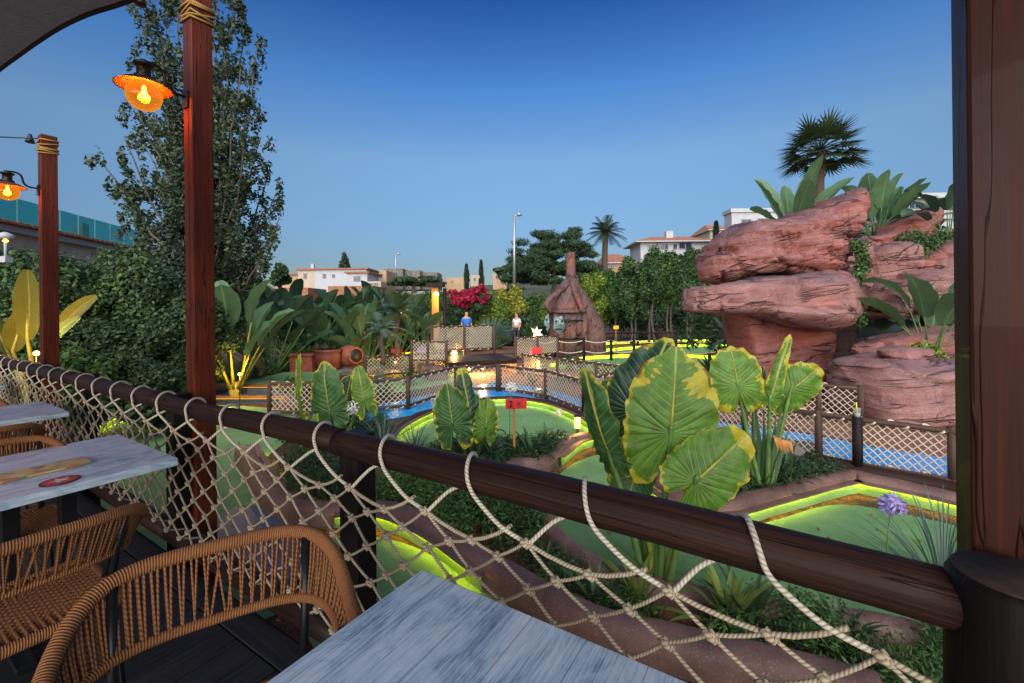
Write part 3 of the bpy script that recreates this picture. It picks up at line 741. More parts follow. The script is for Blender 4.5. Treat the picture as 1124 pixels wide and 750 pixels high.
def coaster(c, label, r=.062):
    t = thing('coaster', label, 'coaster', c, 'round red coasters with a white star')
    mk('disc', MB().lathe(c, [(r, 0), (r, .003)], 36), M['ink'], t, smooth=False)
    mk('red_field', MB().lathe(c+ZV*.0031, [(r*.86, 0), (r*.86, .0006)], 36), M['redsign'], t, smooth=False)
    mb = MB(); b0 = 0; mb.V.append(c+ZV*.0045)
    for k in range(10):
        a = PI*k/5+.3; q = r*(.62 if k % 2 == 0 else .26); mb.V.append(c+Vector((math.cos(a)*q, math.sin(a)*q, .0045)))
    for k in range(10): mb.face((0, 1+k, 1+(k+1) % 10), [(0, 0)]*3)
    mk('star', mb, M['petal'], t, smooth=False)
coaster(D(2.83, -.60, .7505), 'red coaster with a white star on the middle table')
coaster(D(4.78, -.66, .7505), 'red coaster with a white star on the third table at the left edge')

# ------------------------------------------------------------------ rope chairs (built facing +Y, copied)
def chair_proto(label):
    t = thing('rope_chair', label, 'chair', (0, 0, 0), 'brown rope chairs')
    def rim(th, w, y0, dp, z0, z1, p=.62):
        s_, c_ = math.sin(th), math.cos(th)
        x = w*math.copysign(abs(s_)**p, s_); yy = y0+dp*(1-math.copysign(abs(c_)**p, c_))
        q = max(0, c_); return Vector((x, yy, z0+(z1-z0)*(1-(1-q)**1.6)))
    ths = [math.radians(-104+208*i/56) for i in range(57)]
    top = [rim(a, .295, -.36, .27, .675, .80) for a in ths]
    low = [rim(a, .265, -.285, .215, .620, .642) for a in ths]
    mk('back_rim', MB().tube(top, .0185, 14), M['wrap'], t)
    mk('back_lower_rail', MB().tube(low, .0125, 12), M['wrap'], t)
    end = MB()
    for s_ in (0, -1): end.tube([top[s_], (top[s_]+low[s_])/2+Vector((0, .012, 0)), low[s_]], [.0175, .015, .0125], 12)
    mk('rim_end', end, M['wrap'], t)
    cb = MB(); n = 84; dens = [rim(math.radians(-98+196*k/600), .295, -.36, .27, .675, .80) for k in range(601)]; cum = [0]
    for k in range(600): cum.append(cum[-1]+(dens[k+1]-dens[k]).length)
    for i in range(n):
        tq = cum[-1]*(i+.5)/n; kk_ = min(k for k in range(601) if cum[k] >= tq); q = (kk_-(cum[kk_]-tq)/max(1e-9, cum[kk_]-cum[kk_-1]))/600; a = math.radians(-98+196*q); a2 = a+math.radians(.9*(1 if i % 2 else -1))
        p0 = rim(a, .295, -.36, .27, .675, .80); p1 = rim(a2, .265, -.285, .215, .620, .642)
        off = Vector((p1.x*.0, 0, 0)); mid = (p0+p1)/2+Vector((rnd.uniform(-.0012, .0012), rnd.uniform(-.001, .001), 0))
        d_ = Vector((math.sin(a), -math.cos(a), 0))*.007
        cb.tube([p0+d_, mid+d_, p1+d_], .0030, 6, caps=False, u0=rnd.random())
        cb.tube([p0-d_*.6, (p0+p1)/2-d_*.3, p1-d_*.6], .0028, 6, caps=False, u0=rnd.random())
    mk('back_cords', cb, M['cane'], t, kind='stuff')
    # seat: wrapped frame and woven rows
    fr = []; hw, hd, rc = .235, .225, .05
    for (cx, cy, a0) in ((hw-rc, hd-rc, 0), (-(hw-rc), hd-rc, 90), (-(hw-rc), -(hd-rc), 180), (hw-rc, -(hd-rc), 270)):
        for k in range(5):
            a = math.radians(a0+22.5*k); fr.append(Vector((cx+rc*math.cos(a), cy+rc*math.sin(a), .448)))
    mk('seat_frame', MB().tube(fr, .0185, 12, closed=True), M['wrap'], t)
    st = MB(); rows = 30
    for r in range(rows):
        y = -hd+.012+(2*hd-.024)*r/(rows-1); pts = []
        for k in range(37):
            x = -hw+.004+(2*hw-.008)*k/36; pts.append(Vector((x, y, .458-.012*(1-(x/hw)**2)+.0042*math.sin(PI*(k/1.5+r)))))
        st.tube(pts, .0076, 6, caps=False)
    for k in range(24):
        x = -hw+.01+(2*hw-.02)*k/23
        st.tube([Vector((x, -hd, .456)), Vector((x, -hd/2, .449)), Vector((x, 0, .445)), Vector((x, hd/2, .449)), Vector((x, hd, .456))], .0055, 6, caps=False)
    mk('woven_seat', st, M['cane'], t, kind='stuff')
    for sx in (-1, 1):
        for sy in (-1, 1):
            mk('leg', MB().tube([Vector((sx*.205, sy*.195, .44)), Vector((sx*.235, sy*.225, .004))], [.0165, .013], 4), M['black'], t, smooth=False)
        mk('back_support', MB().tube([Vector((sx*.19, -.20, .43)), Vector((sx*.205, -.255, .63)), Vector((sx*.215, -.318, .785))], .012, 8), M['black'], t)
        mk('arm_support', MB().tube([Vector((sx*.23, -.02, .43)), Vector((sx*.264, -.045, .655))], .012, 8), M['black'], t)
    return t
ch = chair_proto('nearest brown rope chair with a curved back, in front of the bottom centre table')
def facing(du, dv):
    v = A*du+B*dv; return math.atan2(v.y, v.x)-PI/2
def put(o, u, v, ang): o.location = D(u, v, 0); o.rotation_euler = (0, 0, ang)
put(ch, 1.27, -.69, facing(-.90, -.42))
for u_, v_, f_, lb in ((2.45, -.80, (1, 0), 'brown rope chair turned to the middle table, seat weave showing, bottom left'),
                       (3.27, -.72, (-1, .05), 'rope chair tucked behind the middle table, curved back just above its far edge'),
                       (4.37, -.70, (1, 0), 'rope chair with its back to the camera in front of the third table'),
                       (5.12, -.66, (-1, 0), 'rope chair tucked behind the third table at the left edge'),
                       (7.15, -.66, (-1, 0), 'farthest rope chair at the left edge of the deck')):
    c = dup(ch, D(u_, v_, 0), facing(*f_), 1, lb)
# ------------------------------------------------------------------ mini golf ground: turf, water, kerbs
def gp(lst, n=5, z=GZ, closed=True): return crom([G(x, y, z) for x, y in lst], n, closed)
TURFZ = GZ+.012
turfs = {
 'A': [(96,478),(150,456),(200,448),(245,445),(318,452),(334,470),(306,492),(280,520),(300,556),(335,585),(350,640),(250,690),(120,640),(80,520)],
 'D': [(322,640),(345,598),(378,590),(420,592),(462,605),(505,632),(550,672),(500,740),(360,730)],
 'B': [(395,540),(420,488),(438,472),(473,457),(520,446),(560,443),(606,449),(642,462),(660,475),(640,488),(608,502),(560,503),(480,505),(440,520),(470,545),(400,560)],
 'C': [(606,545),(616,520),(640,505),(668,500),(696,512),(722,545),(784,585),(848,573),(925,555),(1043,577),(1130,605),(1200,720),(1000,690),(880,678),(780,660),(700,643),(640,618),(608,590)],
}
for k, pl in turfs.items(): poly_sheet('turf_green', gp(pl), TURFZ, M['turf'])
poly_sheet('turf_green', gp([(575,402),(640,392),(720,389),(800,392),(850,402),(780,408),(690,408)]), TURFZ, M['turf'])
poly_sheet('turf_green', gp([(640,384),(700,379),(800,378),(880,383),(800,387),(690,388)]), TURFZ, M['turf'])
poly_sheet('turf_green', gp([(385,432),(400,420),(450,413),(500,409),(520,413),(480,424),(430,432)]), TURFZ, M['turf'])
poly_sheet('turf_green', gp([(395,401),(440,390),(500,387),(510,391),(470,398),(420,404)]), TURFZ, M['turf'])
poly_sheet('paved_path', gp([(480,440),(500,418),(540,402),(590,397),(640,404),(720,412),(830,430),(950,450),(1100,480),(1100,520),(900,478),(740,452),(650,440),(600,428),(545,420),(505,432)]), GZ+.006, M['path'])
poly_sheet('pool_water', gp([(300,462),(360,452),(400,448),(440,440),(500,428),(546,421),(600,428),(650,442),(740,458),(880,476),(960,492),(1120,520),(1120,575),(1040,552),(960,536),(900,518),(800,500),(740,492),(650,468),(610,455),(552,443),(500,447),(450,457),(400,466),(330,478)], 4), GZ+.010, M['water'])
poly_sheet('resin_path', gp([(225,600),(250,565),(280,558),(315,572),(335,600),(330,640),(230,640)]), GZ+.03, M['greypath'])
poly_sheet('walking_path', gp([(380,398),(480,380),(600,376),(700,371),(900,371),(900,376),(700,377),(600,385),(500,392),(420,410)]), GZ+.004, M['path'])

def kerb(pts, label, w=.24, h=.17, mat='kerb', cat='kerb', name='kerb', seed=0, closed=False, group='rounded kerbs round the greens'):
    n = len(pts); mb = MB(); prof = []
    K = 12
    for i in range(K+1):
        a = PI*i/K; c_, s_ = math.cos(a), math.sin(a)
        prof.append((math.copysign(abs(c_)**.7, c_)*w/2, abs(s_)**.6*h))
    L = 0
    for i, p in enumerate(pts):
        a = pts[max(i-1, 0)]; b_ = pts[min(i+1, n-1)]
        t = (b_-a); t.z = 0; t.normalize(); s_ = Vector((t.y, -t.x, 0))
        if i: L += (p-pts[i-1]).length
        wv = 1+.16*noise.noise(Vector((p.x*1.3+seed, p.y*1.3, 0))); hv = 1+.28*noise.noise(Vector((p.x*1.1, p.y*1.1, seed+3)))
        if i == 0 or i == n-1: wv *= .6; hv *= .5
        for j, (x, z) in enumerate(prof):
            d = noise.noise(Vector((p.x*5+x*9, p.y*5, z*9+seed)))*.012
            mb.V.append(Vector((p.x, p.y, GZ-.02))+s_*(x*wv+d)+ZV*(z*hv+d+.02))
    m = K+1
    for i in range(n-1):
        for j in range(K):
            a = i*m+j; mb.face((a, a+1, a+m+1, a+m), [(0, 0)]*4)
    mb.face(list(range(m)), [(0, 0)]*m); mb.face([(n-1)*m+j for j in range(m)][::-1], [(0, 0)]*m)
    o = mk(name, mb, M[mat]); return tag(o, label, cat, group)
def led(pts, off, label, name='led_strip', h=.020):
    # a slim cover fixed to the kerb with the light strip under it, shining down on the green
    t = thing(name, label, 'light strip', pts[0], 'yellow light strips along the kerbs'); sg = math.copysign(1, off); w_ = h*1.0
    for nm, z0, z1, a0, a1, mt in (('cover', .142, .147, -.05, w_+.008, 'kerb'), ('front_lip', .129, .1415, w_+.003, w_+.007, 'kerb'), ('green_upstand', .006, .134, -.020, -.006, 'turf'), ('strip', .136, .1405, 0, w_, 'led')):
        mb = MB(); n = len(pts)
        for i, p in enumerate(pts):
            if nm == 'strip' and i in (0, n-1): p = p.lerp(pts[1] if i == 0 else pts[-2], .6)
            a = pts[max(i-1, 0)]; b_ = pts[min(i+1, n-1)]; tt = (b_-a); tt.z = 0; tt.normalize(); s_ = Vector((tt.y, -tt.x, 0))*sg
            q = Vector((p.x, p.y, GZ))+s_*(abs(off)+.012); mb.V += [q+s_*a0+ZV*z0, q+s_*a0+ZV*z1, q+s_*a1+ZV*z1, q+s_*a1+ZV*z0]
        for i in range(n-1):
            for j in range(4): b0 = i*4; mb.face((b0+j, b0+(j+1) % 4, b0+4+(j+1) % 4, b0+4+j), [(0, 0)]*4)
        mk(nm, mb, M[mt], t, smooth=False)
    return t
K1 = gp([(268,500),(284,532),(308,560),(340,573),(385,572),(430,574),(480,596),(530,631),(590,672),(660,706),(750,727),(850,752),(980,790)], 7, closed=False)
kerb(K1, 'long brown red kerb snaking behind the net from the left green to the bottom right', .27, .20, seed=1)
led(K1[:22], -.155, 'yellow light strip beside the orange lit end of the long kerb'); led(K1[26:52], .15, 'yellow light strip under the long kerb behind the near chair')
K2 = gp([(398,512),(418,530),(440,540)], 6, closed=False); kerb(K2, 'short pinkish kerb just above the handrail left of the elephant ear plant', .22, .17, seed=2)
KC = gp([(540,548),(566,522),(590,519),(607,509),(630,492),(660,486),(688,494),(704,520),(738,555),(784,571),(848,556),(925,536),(960,541),(1043,560),(1140,585)], 7, closed=False)
kerb(KC, 'thick brown kerb curving behind the big elephant ear leaves along the right green', .26, .20, seed=5)
led(KC[20:], .165, 'yellow light strip along the back kerb of the right green')
KL = gp([(592,545),(596,575),(620,606),(660,637),(705,654),(780,670),(900,694),(1050,720)], 7, closed=False)
kerb(KL, 'brown kerb along the near edge of the right green under the handrail', .20, .15, seed=7)
KB = gp([(405,520),(422,492),(440,474),(475,457),(520,446),(560,443),(604,449),(640,463),(662,478)], 7, closed=False)
kerb(KB, 'weathered log edging between the blue pool and the number two green', .20, .17, 'rail', 'log edging', 'log_edging', 8, group='log edgings of the pool')
led(KB[4:], .125, 'yellow light strip round the back of the number two green')
KR = gp([(880,512),(925,524),(960,532),(1040,548),(1130,572)], 6, closed=False)
kerb(KR, 'weathered log edging in front of the blue water at the right', .24, .22, 'rail', 'log edging', 'log_edging', 9, group='log edgings of the pool')
KA = gp([(88,480),(125,464),(165,452),(205,446),(232,444)], 6, closed=False)
kerb(KA, 'low kerb behind the left green seen through the net', .18, .12, seed=11); led(KA, .11, 'yellow light strip curving behind the left green')
for i, (pl, off, lb) in enumerate((([(596,403),(640,394),(720,391),(800,394)], .2, 'nearer'), ([(655,386),(720,381),(800,380),(870,384)], .2, 'middle'), ([(650,379),(720,375.5),(800,375),(880,378)], .2, 'farthest'), ([(400,416),(450,411),(500,407)], .1, 'left'), ([(400,396),(450,389),(490,386)], .1, 'leftmost upper'))):
    kp_ = gp(pl, 6, closed=False)
    kerb(kp_, lb+' low kerb of the far greens beyond the rope fence', .22, .16, seed=20+i, group='low kerbs of the far greens')
    led(kp_, off, lb+' yellow light strip on the far greens', h=.07)

# stepped tee on the left
st = thing('stepped_tee', 'two low timber edged steps rising to a green on the left behind the red post', 'steps', G(275, 440))
def slab(name, pts, z0, z1, mat): 
    pl = [Vector((p.x, p.y, z1)) for p in pts]; o = poly_sheet(name, pl, z1, mat, z1-z0, None, None); o.parent = st; o.location = -st.location; return o
c0, c1 = G(226, 444), G(312, 444); dx = (c1-c0); dx.z = 0; L_ = dx.length; dx.normalize(); dy = Vector((-dx.y, dx.x, 0))
def rect(x0, x1, y0, y1): return [c0+dx*x0+dy*y0, c0+dx*x1+dy*y0, c0+dx*x1+dy*y1, c0+dx*x0+dy*y1]
slab('lower_step', rect(0, L_+.2, .07, 2.6), GZ, -.60, M['greypath'])
slab('lower_step_edge', rect(-.02, L_+.22, .0, .22), -.61, -.58, M['plank'])
slab('upper_step', rect(.2, L_+.15, .63, 2.6), -.60, -.42, M['greypath'])
slab('upper_step_edge', rect(.18, L_+.17, .56, .80), -.43, -.40, M['plank'])
slab('upper_green', rect(.22, L_+.13, .81, 2.9), -.45, -.395, M['turf'])
for i, (z, y0, x0) in enumerate(((-.628, .050, 0), (-.451, .612, .2))):
    b_ = MB(); p0 = c0+dx*x0+dy*y0; p1 = c0+dx*(L_+.15)+dy*y0; p0.z = p1.z = z
    b_.box((p0+p1)/2, (p1-p0).length/2, .008, .004, dx, dy, ZV); mk('led_strip', b_, M['ledsoft'], st)
# small rocks between turf and pool
def boulder_small(c, r, seed, label, mat='kerb', sq=.6):
    mb = MB(); n, m = 22, 12
    for i in range(m+1):
        ph = -PI/2+PI*i/m
        for j in range(n):
            th = 2*PI*j/n; d = Vector((math.cos(th)*math.cos(ph), math.sin(th)*math.cos(ph), math.sin(ph)*sq))
            k = 1+.35*noise.noise(d*1.6+Vector((seed, 0, 0)))+.12*noise.noise(d*5+Vector((seed, 3, 0)))
            mb.V.append(c+d*r*k)
    for i in range(m):
        for j in range(n):
            j2 = (j+1) % n; mb.face((i*n+j, i*n+j2, (i+1)*n+j2, (i+1)*n+j), [(0, 0)]*4)
    o = mk('boulder', mb, M[mat]); return tag(o, label, 'boulder', 'small boulders round the golf holes')
for i, (x, y, r, lb) in enumerate(((388,408,.42,'grey boulder beside the toppled clay pot'),(322,446,.30,'brown boulder at the right end of the timber steps'),(556,398,.45,'brown boulder under the near end of the footbridge'),(596,436,.22,'small boulder behind the red number sign'),(870,500,.3,'dark boulder at the foot of the right plant bed'),(330,470,.28,'brown boulder behind the left elephant ear plant'))):
    boulder_small(G(x, y)+ZV*r*.2, r, i*7, lb, 'stone' if i in (0, 4) else 'kerb')

# ------------------------------------------------------------------ netted log fences round the pool
def net_fence(pts, zt, zb, label, cell=.12, rr=.036, posts=True, sr=.0085, cat='fence', postz=.06, zbase=GZ, lash=.32):
    # pts: ground positions (x, y); zt, zb rail heights
    P_ = [Vector((p.x, p.y, 0)) for p in pts]; cum = [0]
    for i in range(1, len(P_)): cum.append(cum[-1]+(P_[i]-P_[i-1]).length)
    def at(s):
        s = max(0, min(cum[-1], s)); i = 0
        while i < len(P_)-2 and cum[i+1] < s: i += 1
        return P_[i].lerp(P_[i+1], (s-cum[i])/max(1e-6, cum[i+1]-cum[i]))
    Zt = zt if callable(zt) else (lambda s: zt); Zb = zb if callable(zb) else (lambda s: zb)
    t = thing('net_fence', label, cat, (P_[0].x, P_[0].y, zbase), 'log and rope net fences')
    k = max(2, int(cum[-1]/.3))
    mk('top_rail', MB().tube([at(cum[-1]*i/k)+ZV*(Zt(cum[-1]*i/k)+rnd.uniform(-.008, .008)) for i in range(k+1)], rr, 8), M['frail'], t)
    mk('bottom_rail', MB().tube([at(cum[-1]*i/k)+ZV*(Zb(cum[-1]*i/k)+rnd.uniform(-.008, .008)) for i in range(k+1)], rr, 8), M['frail'], t)
    if posts:
        for i, p in enumerate(P_):
            mk('post', MB().tube([p+ZV*zbase, p+ZV*(Zt(cum[i])+postz)], .048, 10), M['frail'], t)
    mb = MB(); nc = int(cum[-1]/cell); rows = max(2, round((Zt(0)-Zb(0))/cell))
    for i in range(nc*2+1):
        for j in range(rows*2):
            if (i+j) % 2: continue
            for d in (-1, 1):
                i2 = i+d
                if i2 < 0 or i2 > nc*2: continue
                s0 = i*cell/2; s1 = i2*cell/2; q0 = j/(rows*2); q1 = (j+1)/(rows*2)
                bl = .018*math.sin(i*.9+j)
                p = at(s0); q = at(s1)
                a_ = p+ZV*(Zb(s0)+(Zt(s0)-Zb(s0))*q0+.006*math.sin(i*1.7)); b2 = q+ZV*(Zb(s1)+(Zt(s1)-Zb(s1))*q1+.006*math.sin(i2*1.7))
                mb.tube([a_, b2], sr, 3, caps=False)
    n_ = mk('net', mb, M['fnet'], t); n_['kind'] = 'stuff'
    lb_ = MB(); nl = int(cum[-1]/lash)
    for zf in (Zt, Zb):
        for i in range(nl):
            s = (i+.5)*lash; pp = []
            for a in range(0, 9):
                an = a/8*2*PI*.8+1.2; q = at(s+(a/8-.5)*lash*.62); tt = (at(s+.05)-at(s-.05)).normalized(); sd_ = Vector((tt.y, -tt.x, 0))
                pp.append(q+sd_*math.cos(an)*(rr+.008)+ZV*(zf(s)+math.sin(an)*(rr+.008)))
            lb_.tube(pp, .014, 5)
    o = mk('lashing', lb_, M['fnet'], t); o['kind'] = 'stuff'
    return t
def ZG(x, y): return G(x, y, -.65)
net_fence([ZG(296,452), ZG(350,453), ZG(400,449), ZG(448,445), ZG(500,428), ZG(546,426)], -.06, -.65, 'curved net fence along the back of the pool, left half in front of the bridge')
net_fence([ZG(549,426), ZG(599,434), ZG(641,450)], -.06, -.65, 'curved net fence along the back of the pool, right half ending at the corner')
net_fence([ZG(641,450), ZG(664,440), ZG(700,428), ZG(745,425)], -.06, -.65, 'net fence running back from the corner behind the biggest leaf')
net_fence([ZG(574,409), ZG(612,416), ZG(655,423), ZG(700,430)], -.06, -.65, 'short net fence behind the pool corner with two posts')
net_fence([ZG(401,413), ZG(450,409), ZG(494,405)], -.06, -.65, 'small net fence between the clay pots and the bridge')
net_fence([ZG(760,470), ZG(818,484), ZG(899,501), ZG(941,509), ZG(1046,528), ZG(1120,545)], -.06, -.65, 'net fence along the right water in front of the big pink block', .095)
net_fence([ZG(780,448), ZG(850,452), ZG(899,456), ZG(945,462)], -.06, -.65, 'net fence disappearing behind the pink block from the left')
# footbridge
b0, b1 = G(492,398,-.2), G(566,393,-.2); dxb = (b1-b0).normalized(); dyb = Vector((-dxb.y, dxb.x, 0)); LB = (b1-b0).length
br = thing('footbridge', 'small dark timber footbridge over the pool with warm light beneath', 'bridge', Vector((b0.x, b0.y, GZ)))
nb = int(LB/.16)
for i in range(nb):
    mk('plank', MB().box(b0+dxb*(i+.5)*.16+dyb*.9-ZV*.02, .072, .95, .02, dxb, dyb, ZV), M['deck'], br, smooth=False)
for q in (0, 1.8): mk('beam', MB().box(b0+dxb*LB/2+dyb*q-ZV*.11, LB/2, .05, .07, dxb, dyb, ZV), M['rail'], br, smooth=False)
for s_ in (0, 1): mk('abutment', MB().box(b0+dxb*(-.3+s_*(LB+.6))+dyb*.9-ZV*.36, .3, .95, .19, dxb, dyb, ZV), M['kerb'], br, smooth=False, bevel=.05)
for q, lb in ((1.75, 'net rail on the far side of the footbridge with tall posts'),):
    net_fence([b0+dxb*0+dyb*q, b0+dxb*LB/2+dyb*q, b0+dxb*LB+dyb*q], .86, .02, lb, .11, .030, True, .0105, 'fence', .04)
net_fence([G(452,396,-.2), G(470,396,-.2), G(490,397,-.2)], .42, -.18, 'net fence panel left of the footbridge', .11, .028, True, .010)
net_fence([G(566,392,-.2), G(590,390,-.2), G(612,388,-.2)], .45, -.18, 'net fence panel right of the footbridge', .11, .028, True, .010)
o = tag(mk('tall_pole', MB().tube([G(489,400), G(489,400)+ZV*3.1], .075, 10), M['dpost']), 'tall dark pole rising beside the left end of the footbridge', 'pole')
# two strand rope fence, right
rf = [G(x, y) for x, y in ((588,397),(610,396),(641,396),(671,396),(696,396),(742,397),(790,397),(840,399),(890,402))]
t = thing('rope_fence', 'low fence of dark posts with two sagging ropes beyond the pool', 'fence', rf[0])
for p in rf: mk('post', MB().tube([p, p+ZV*.98], .06, 10), M['dpost'], t)
for z in (.86, .42):
    for i in range(len(rf)-1):
        a, b_ = rf[i]+ZV*z, rf[i+1]+ZV*z
        mk('rope', MB().tube([a.lerp(b_, q/8)-ZV*.10*math.sin(PI*q/8) for q in range(9)], .020, 6), M['rope'], t)
rf = [G(x, y) for x, y in ((640,382),(700,381),(760,381),(820,382))]
t = thing('rope_fence', 'farther dark post and rail fence in front of the hedge trees', 'fence', rf[0])
for p in rf: mk('post', MB().tube([p, p+ZV*.98], .07, 10), M['dpost'], t)
for i in range(3): mk('rail', MB().tube([rf[i]+ZV*.8, rf[i+1]+ZV*.8], .045, 8), M['rail'], t)

# ------------------------------------------------------------------ rock formation, right
def rock(outline, d, thick, label, mat='rock', seed=0, pf=.27, steps=9.0, amp=.075, name='sandstone_rock', tilt=.14, n=150, m=46, group='sandstone rocks of the waterfall'):
    O = crom([P(x, y, d) for x, y in outline], 8, True); k = len(O); c = sum(O, Vector())/k
    O = [c+Vector(((p.x-c.x)*1.05, p.y-c.y, (p.z-c.z)*1.02)) for p in O]
    x0 = min(p.x for p in O); x1 = max(p.x for p in O)
    def span(x):
        zs = []
        for i in range(k):
            p, q = O[i], O[(i+1) % k]
            if (p.x-x)*(q.x-x) <= 0 and abs(p.x-q.x) > 1e-9: zs.append(p.z+(q.z-p.z)*(x-p.x)/(q.x-p.x))
        return (min(zs), max(zs)) if zs else (c.z, c.z)
    NX, NR = n, m*2; mb = MB(); sv = Vector((seed*3.1, seed*1.7, seed)); sp_ = []
    XS = [x0+(x1-x0)*(.5-.5*math.cos(PI*(.004+.992*i/(NX-1)))) for i in range(NX)]
    for x in XS: sp_.append(span(x))
    for i, x in enumerate(XS):
        xx = 2*(x-x0)/(x1-x0)-1; e = max(0.0, 1-abs(xx)); sh = min(1, e/.035)**.5; lo, hi = sp_[i]; zc = (lo+hi)/2; hz = (hi-lo)/2*sh; ty = thick*(1-abs(xx)**3.5)**.38*(.85+.3*noise.noise(Vector((x*.7, 0, seed))))*min(1, .25+hz*1.6/max(.3, thick))
        for j in range(NR):
            a = 2*PI*j/NR; ca, sa = math.cos(a), math.sin(a)
            z = zc+hz*math.copysign(abs(sa)**(pf*2), sa); y = c.y-ty*math.copysign(abs(ca)**.62, ca)
            p = Vector((x, y, z)); nr = Vector((xx**5*.8, -ca*abs(ca)**.2, sa*.9)); nr = nr.normalized() if nr.length > 1e-5 else Vector((1, 0, 0))
            bq = (z-c.z)+(x-c.x)*tilt+.13*noise.noise(p*.7+sv); bed = bq*steps/2+seed*1.37; ib = math.floor(bed); fr = bed-ib
            joint = max(0, 1-min(fr, 1-fr)/.085)*max(0, min(1, .25+2.2*noise.noise(Vector((x*.6, y*.6, ib*5.1+seed)))+.35))
            bx = x*(.75+.3*math.sin(ib*2.3+seed))+ib*.63+.35*z+.18*noise.noise(p*1.6); ix = math.floor(bx); fx = bx-ix
            vj = max(0, 1-min(fx, 1-fx)/.05)*(1 if noise.noise(Vector((ix*3.3, ib*7.7, seed))) > -.05 else .15)
            tone = noise.noise(Vector((ib*7.31+.5, .3, seed)))+.7*noise.noise(Vector((ix*5.7+.4, ib*3.9+.2, seed)))
            dd = amp*(1.7*tone-1.9*joint-1.6*vj+1.5*noise.noise(p*.9+sv)+.6*noise.noise(p*2.6+sv)+.30*noise.noise(p*7+sv)+.14*noise.noise(p*17+sv))
            mb.V.append(p+nr*dd*min(1, e*14+.15))
    for i in range(NX-1):
        for j in range(NR):
            j2 = (j+1) % NR; mb.face((i*NR+j, i*NR+j2, (i+1)*NR+j2, (i+1)*NR+j), [(0, 0)]*4)
    mb.face([j for j in range(NR)][::-1], [(0, 0)]*NR); mb.face([(NX-1)*NR+j for j in range(NR)], [(0, 0)]*NR)
    o = mk(name, mb, M[mat]); return tag(o, label, 'rock', group)
def c6(pts): return [(680+x/2.779, 130+y/2.779) for x, y in pts]
def c9(pts): return [(920+x/3.125, 240+y/3.125) for x, y in pts]
rock(c6([(262,430),(272,400),(300,370),(350,338),(430,328),(500,312),(560,298),(575,340),(640,345),(636,400),(628,468),(560,472),(480,478),(380,492),(268,494)]), 10.6, 1.5, 'broad red upper block of the overhanging rock', 'rock', 1, amp=.085)
rock(c6([(480,322),(520,300),(575,284),(620,256),(665,236),(698,240),(712,268),(704,305),(668,338),(640,372),(600,392),(560,380),(520,350)]), 10.4, 1.1, 'purple grey rock prow jutting up at the top right of the overhang', 'rock', 3, amp=.06)
rock(c6([(612,388),(660,378),(722,374),(724,420),(720,458),(640,466),(618,460)]), 10.7, 1.0, 'squarish pink block to the right of the red upper block', 'rock2', 4, steps=4)
rock(c6([(212,545),(222,512),(262,498),(380,488),(480,474),(560,466),(640,464),(715,455),(736,480),(738,520),(702,570),(652,608),(604,634),(540,632),(400,602),(250,597),(216,588)]), 10.3, 1.7, 'long pink lower slab of the overhang with a pointed left end', 'rock2', 6, pf=.26, steps=6, amp=.07)
rock(c6([(330,560),(610,560),(604,640),(592,760),(560,830),(400,830),(372,720),(348,620)]), 11.2, .9, 'red brown leg of rock holding up the overhang', 'rock', 8, steps=5, amp=.035)
rock(c6([(575,500),(700,440),(860,440),(960,520),(1000,700),(960,860),(560,860),(580,640)]), 13.6, 1.2, 'brown cave wall behind the rock overhang, its shade put into the colour', 'rockdark', 9)
rock(c6([(738,378),(800,345),(860,308),(920,274),(952,280),(966,300),(940,332),(900,350),(872,384),(800,404),(752,412)]), 11.2, .8, 'long purple sloping boulder right of the overhang', 'rock', 11, steps=5)
rock(c6([(866,338),(905,318),(944,324),(948,356),(920,376),(876,378)]), 10.9, .6, 'small orange boulder tucked under the purple sloping boulder', 'rock', 12, steps=3)
rock(c6([(742,430),(768,400),(826,388),(862,420),(864,460),(832,492),(772,528),(744,500)]), 10.5, .8, 'rounded pink boulder beside the hanging creeper', 'rock2', 14, steps=3)
rock(c6([(765,560),(792,528),(858,485),(944,474),(960,520),(934,570),(842,602),(770,604)]), 9.9, 1.0, 'layered pink boulder overhanging the green panel', 'rock2', 15, steps=8)
rock(c6([(846,470),(880,440),(930,402),(1024,342),(1120,330),(1120,420),(1010,440),(940,474),(880,486)]), 10.8, .9, 'long red slab sloping up behind the big leaf plant', 'rock', 16, steps=7)
rock(c6([(952,440),(1000,408),(1080,404),(1120,440),(1080,490),(1000,500),(956,480)]), 10.4, .7, 'rounded grey pink boulder near the corner post', 'rock2', 17, steps=3)
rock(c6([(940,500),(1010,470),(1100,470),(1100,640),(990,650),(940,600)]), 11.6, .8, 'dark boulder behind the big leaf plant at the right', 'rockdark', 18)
rock(c6([(718,690),(740,672),(800,660),(880,648),(980,640),(1040,660),(1040,720),(900,726),(760,730),(722,722)]), 9.3, .8, 'low orange pink slab behind the big block', 'rock2', 20, steps=4)
rock(c6([(793,706),(830,694),(870,690),(946,708),(924,734),(850,742),(806,728)]), 8.2, .45, 'small flat pink stone lying on the big block', 'rock2', 21, steps=4, amp=.03)
rock(c9([(14,500),(60,480),(200,476),(420,480),(560,490),(560,650),(400,660),(330,672),(180,704),(100,694),(58,655),(28,570)]), 8.4, 1.15, 'big pale pink block behind the right net fence', 'rock2', 23, pf=.22, steps=4, amp=.06)
rock(c9([(170,700),(260,682),(400,668),(560,668),(560,760),(200,760)]), 7.9, .6, 'low ochre ledge under the big pink block', 'rock', 24, steps=4)
mk_ = MB().box(P(975, 356, 10.6), .75, .03, .33); o = mk('wall_panel', mk_, M['panel'], None, smooth=False, bevel=.01); tag(o, 'dark green panel set between the boulders below the layered one', 'panel')

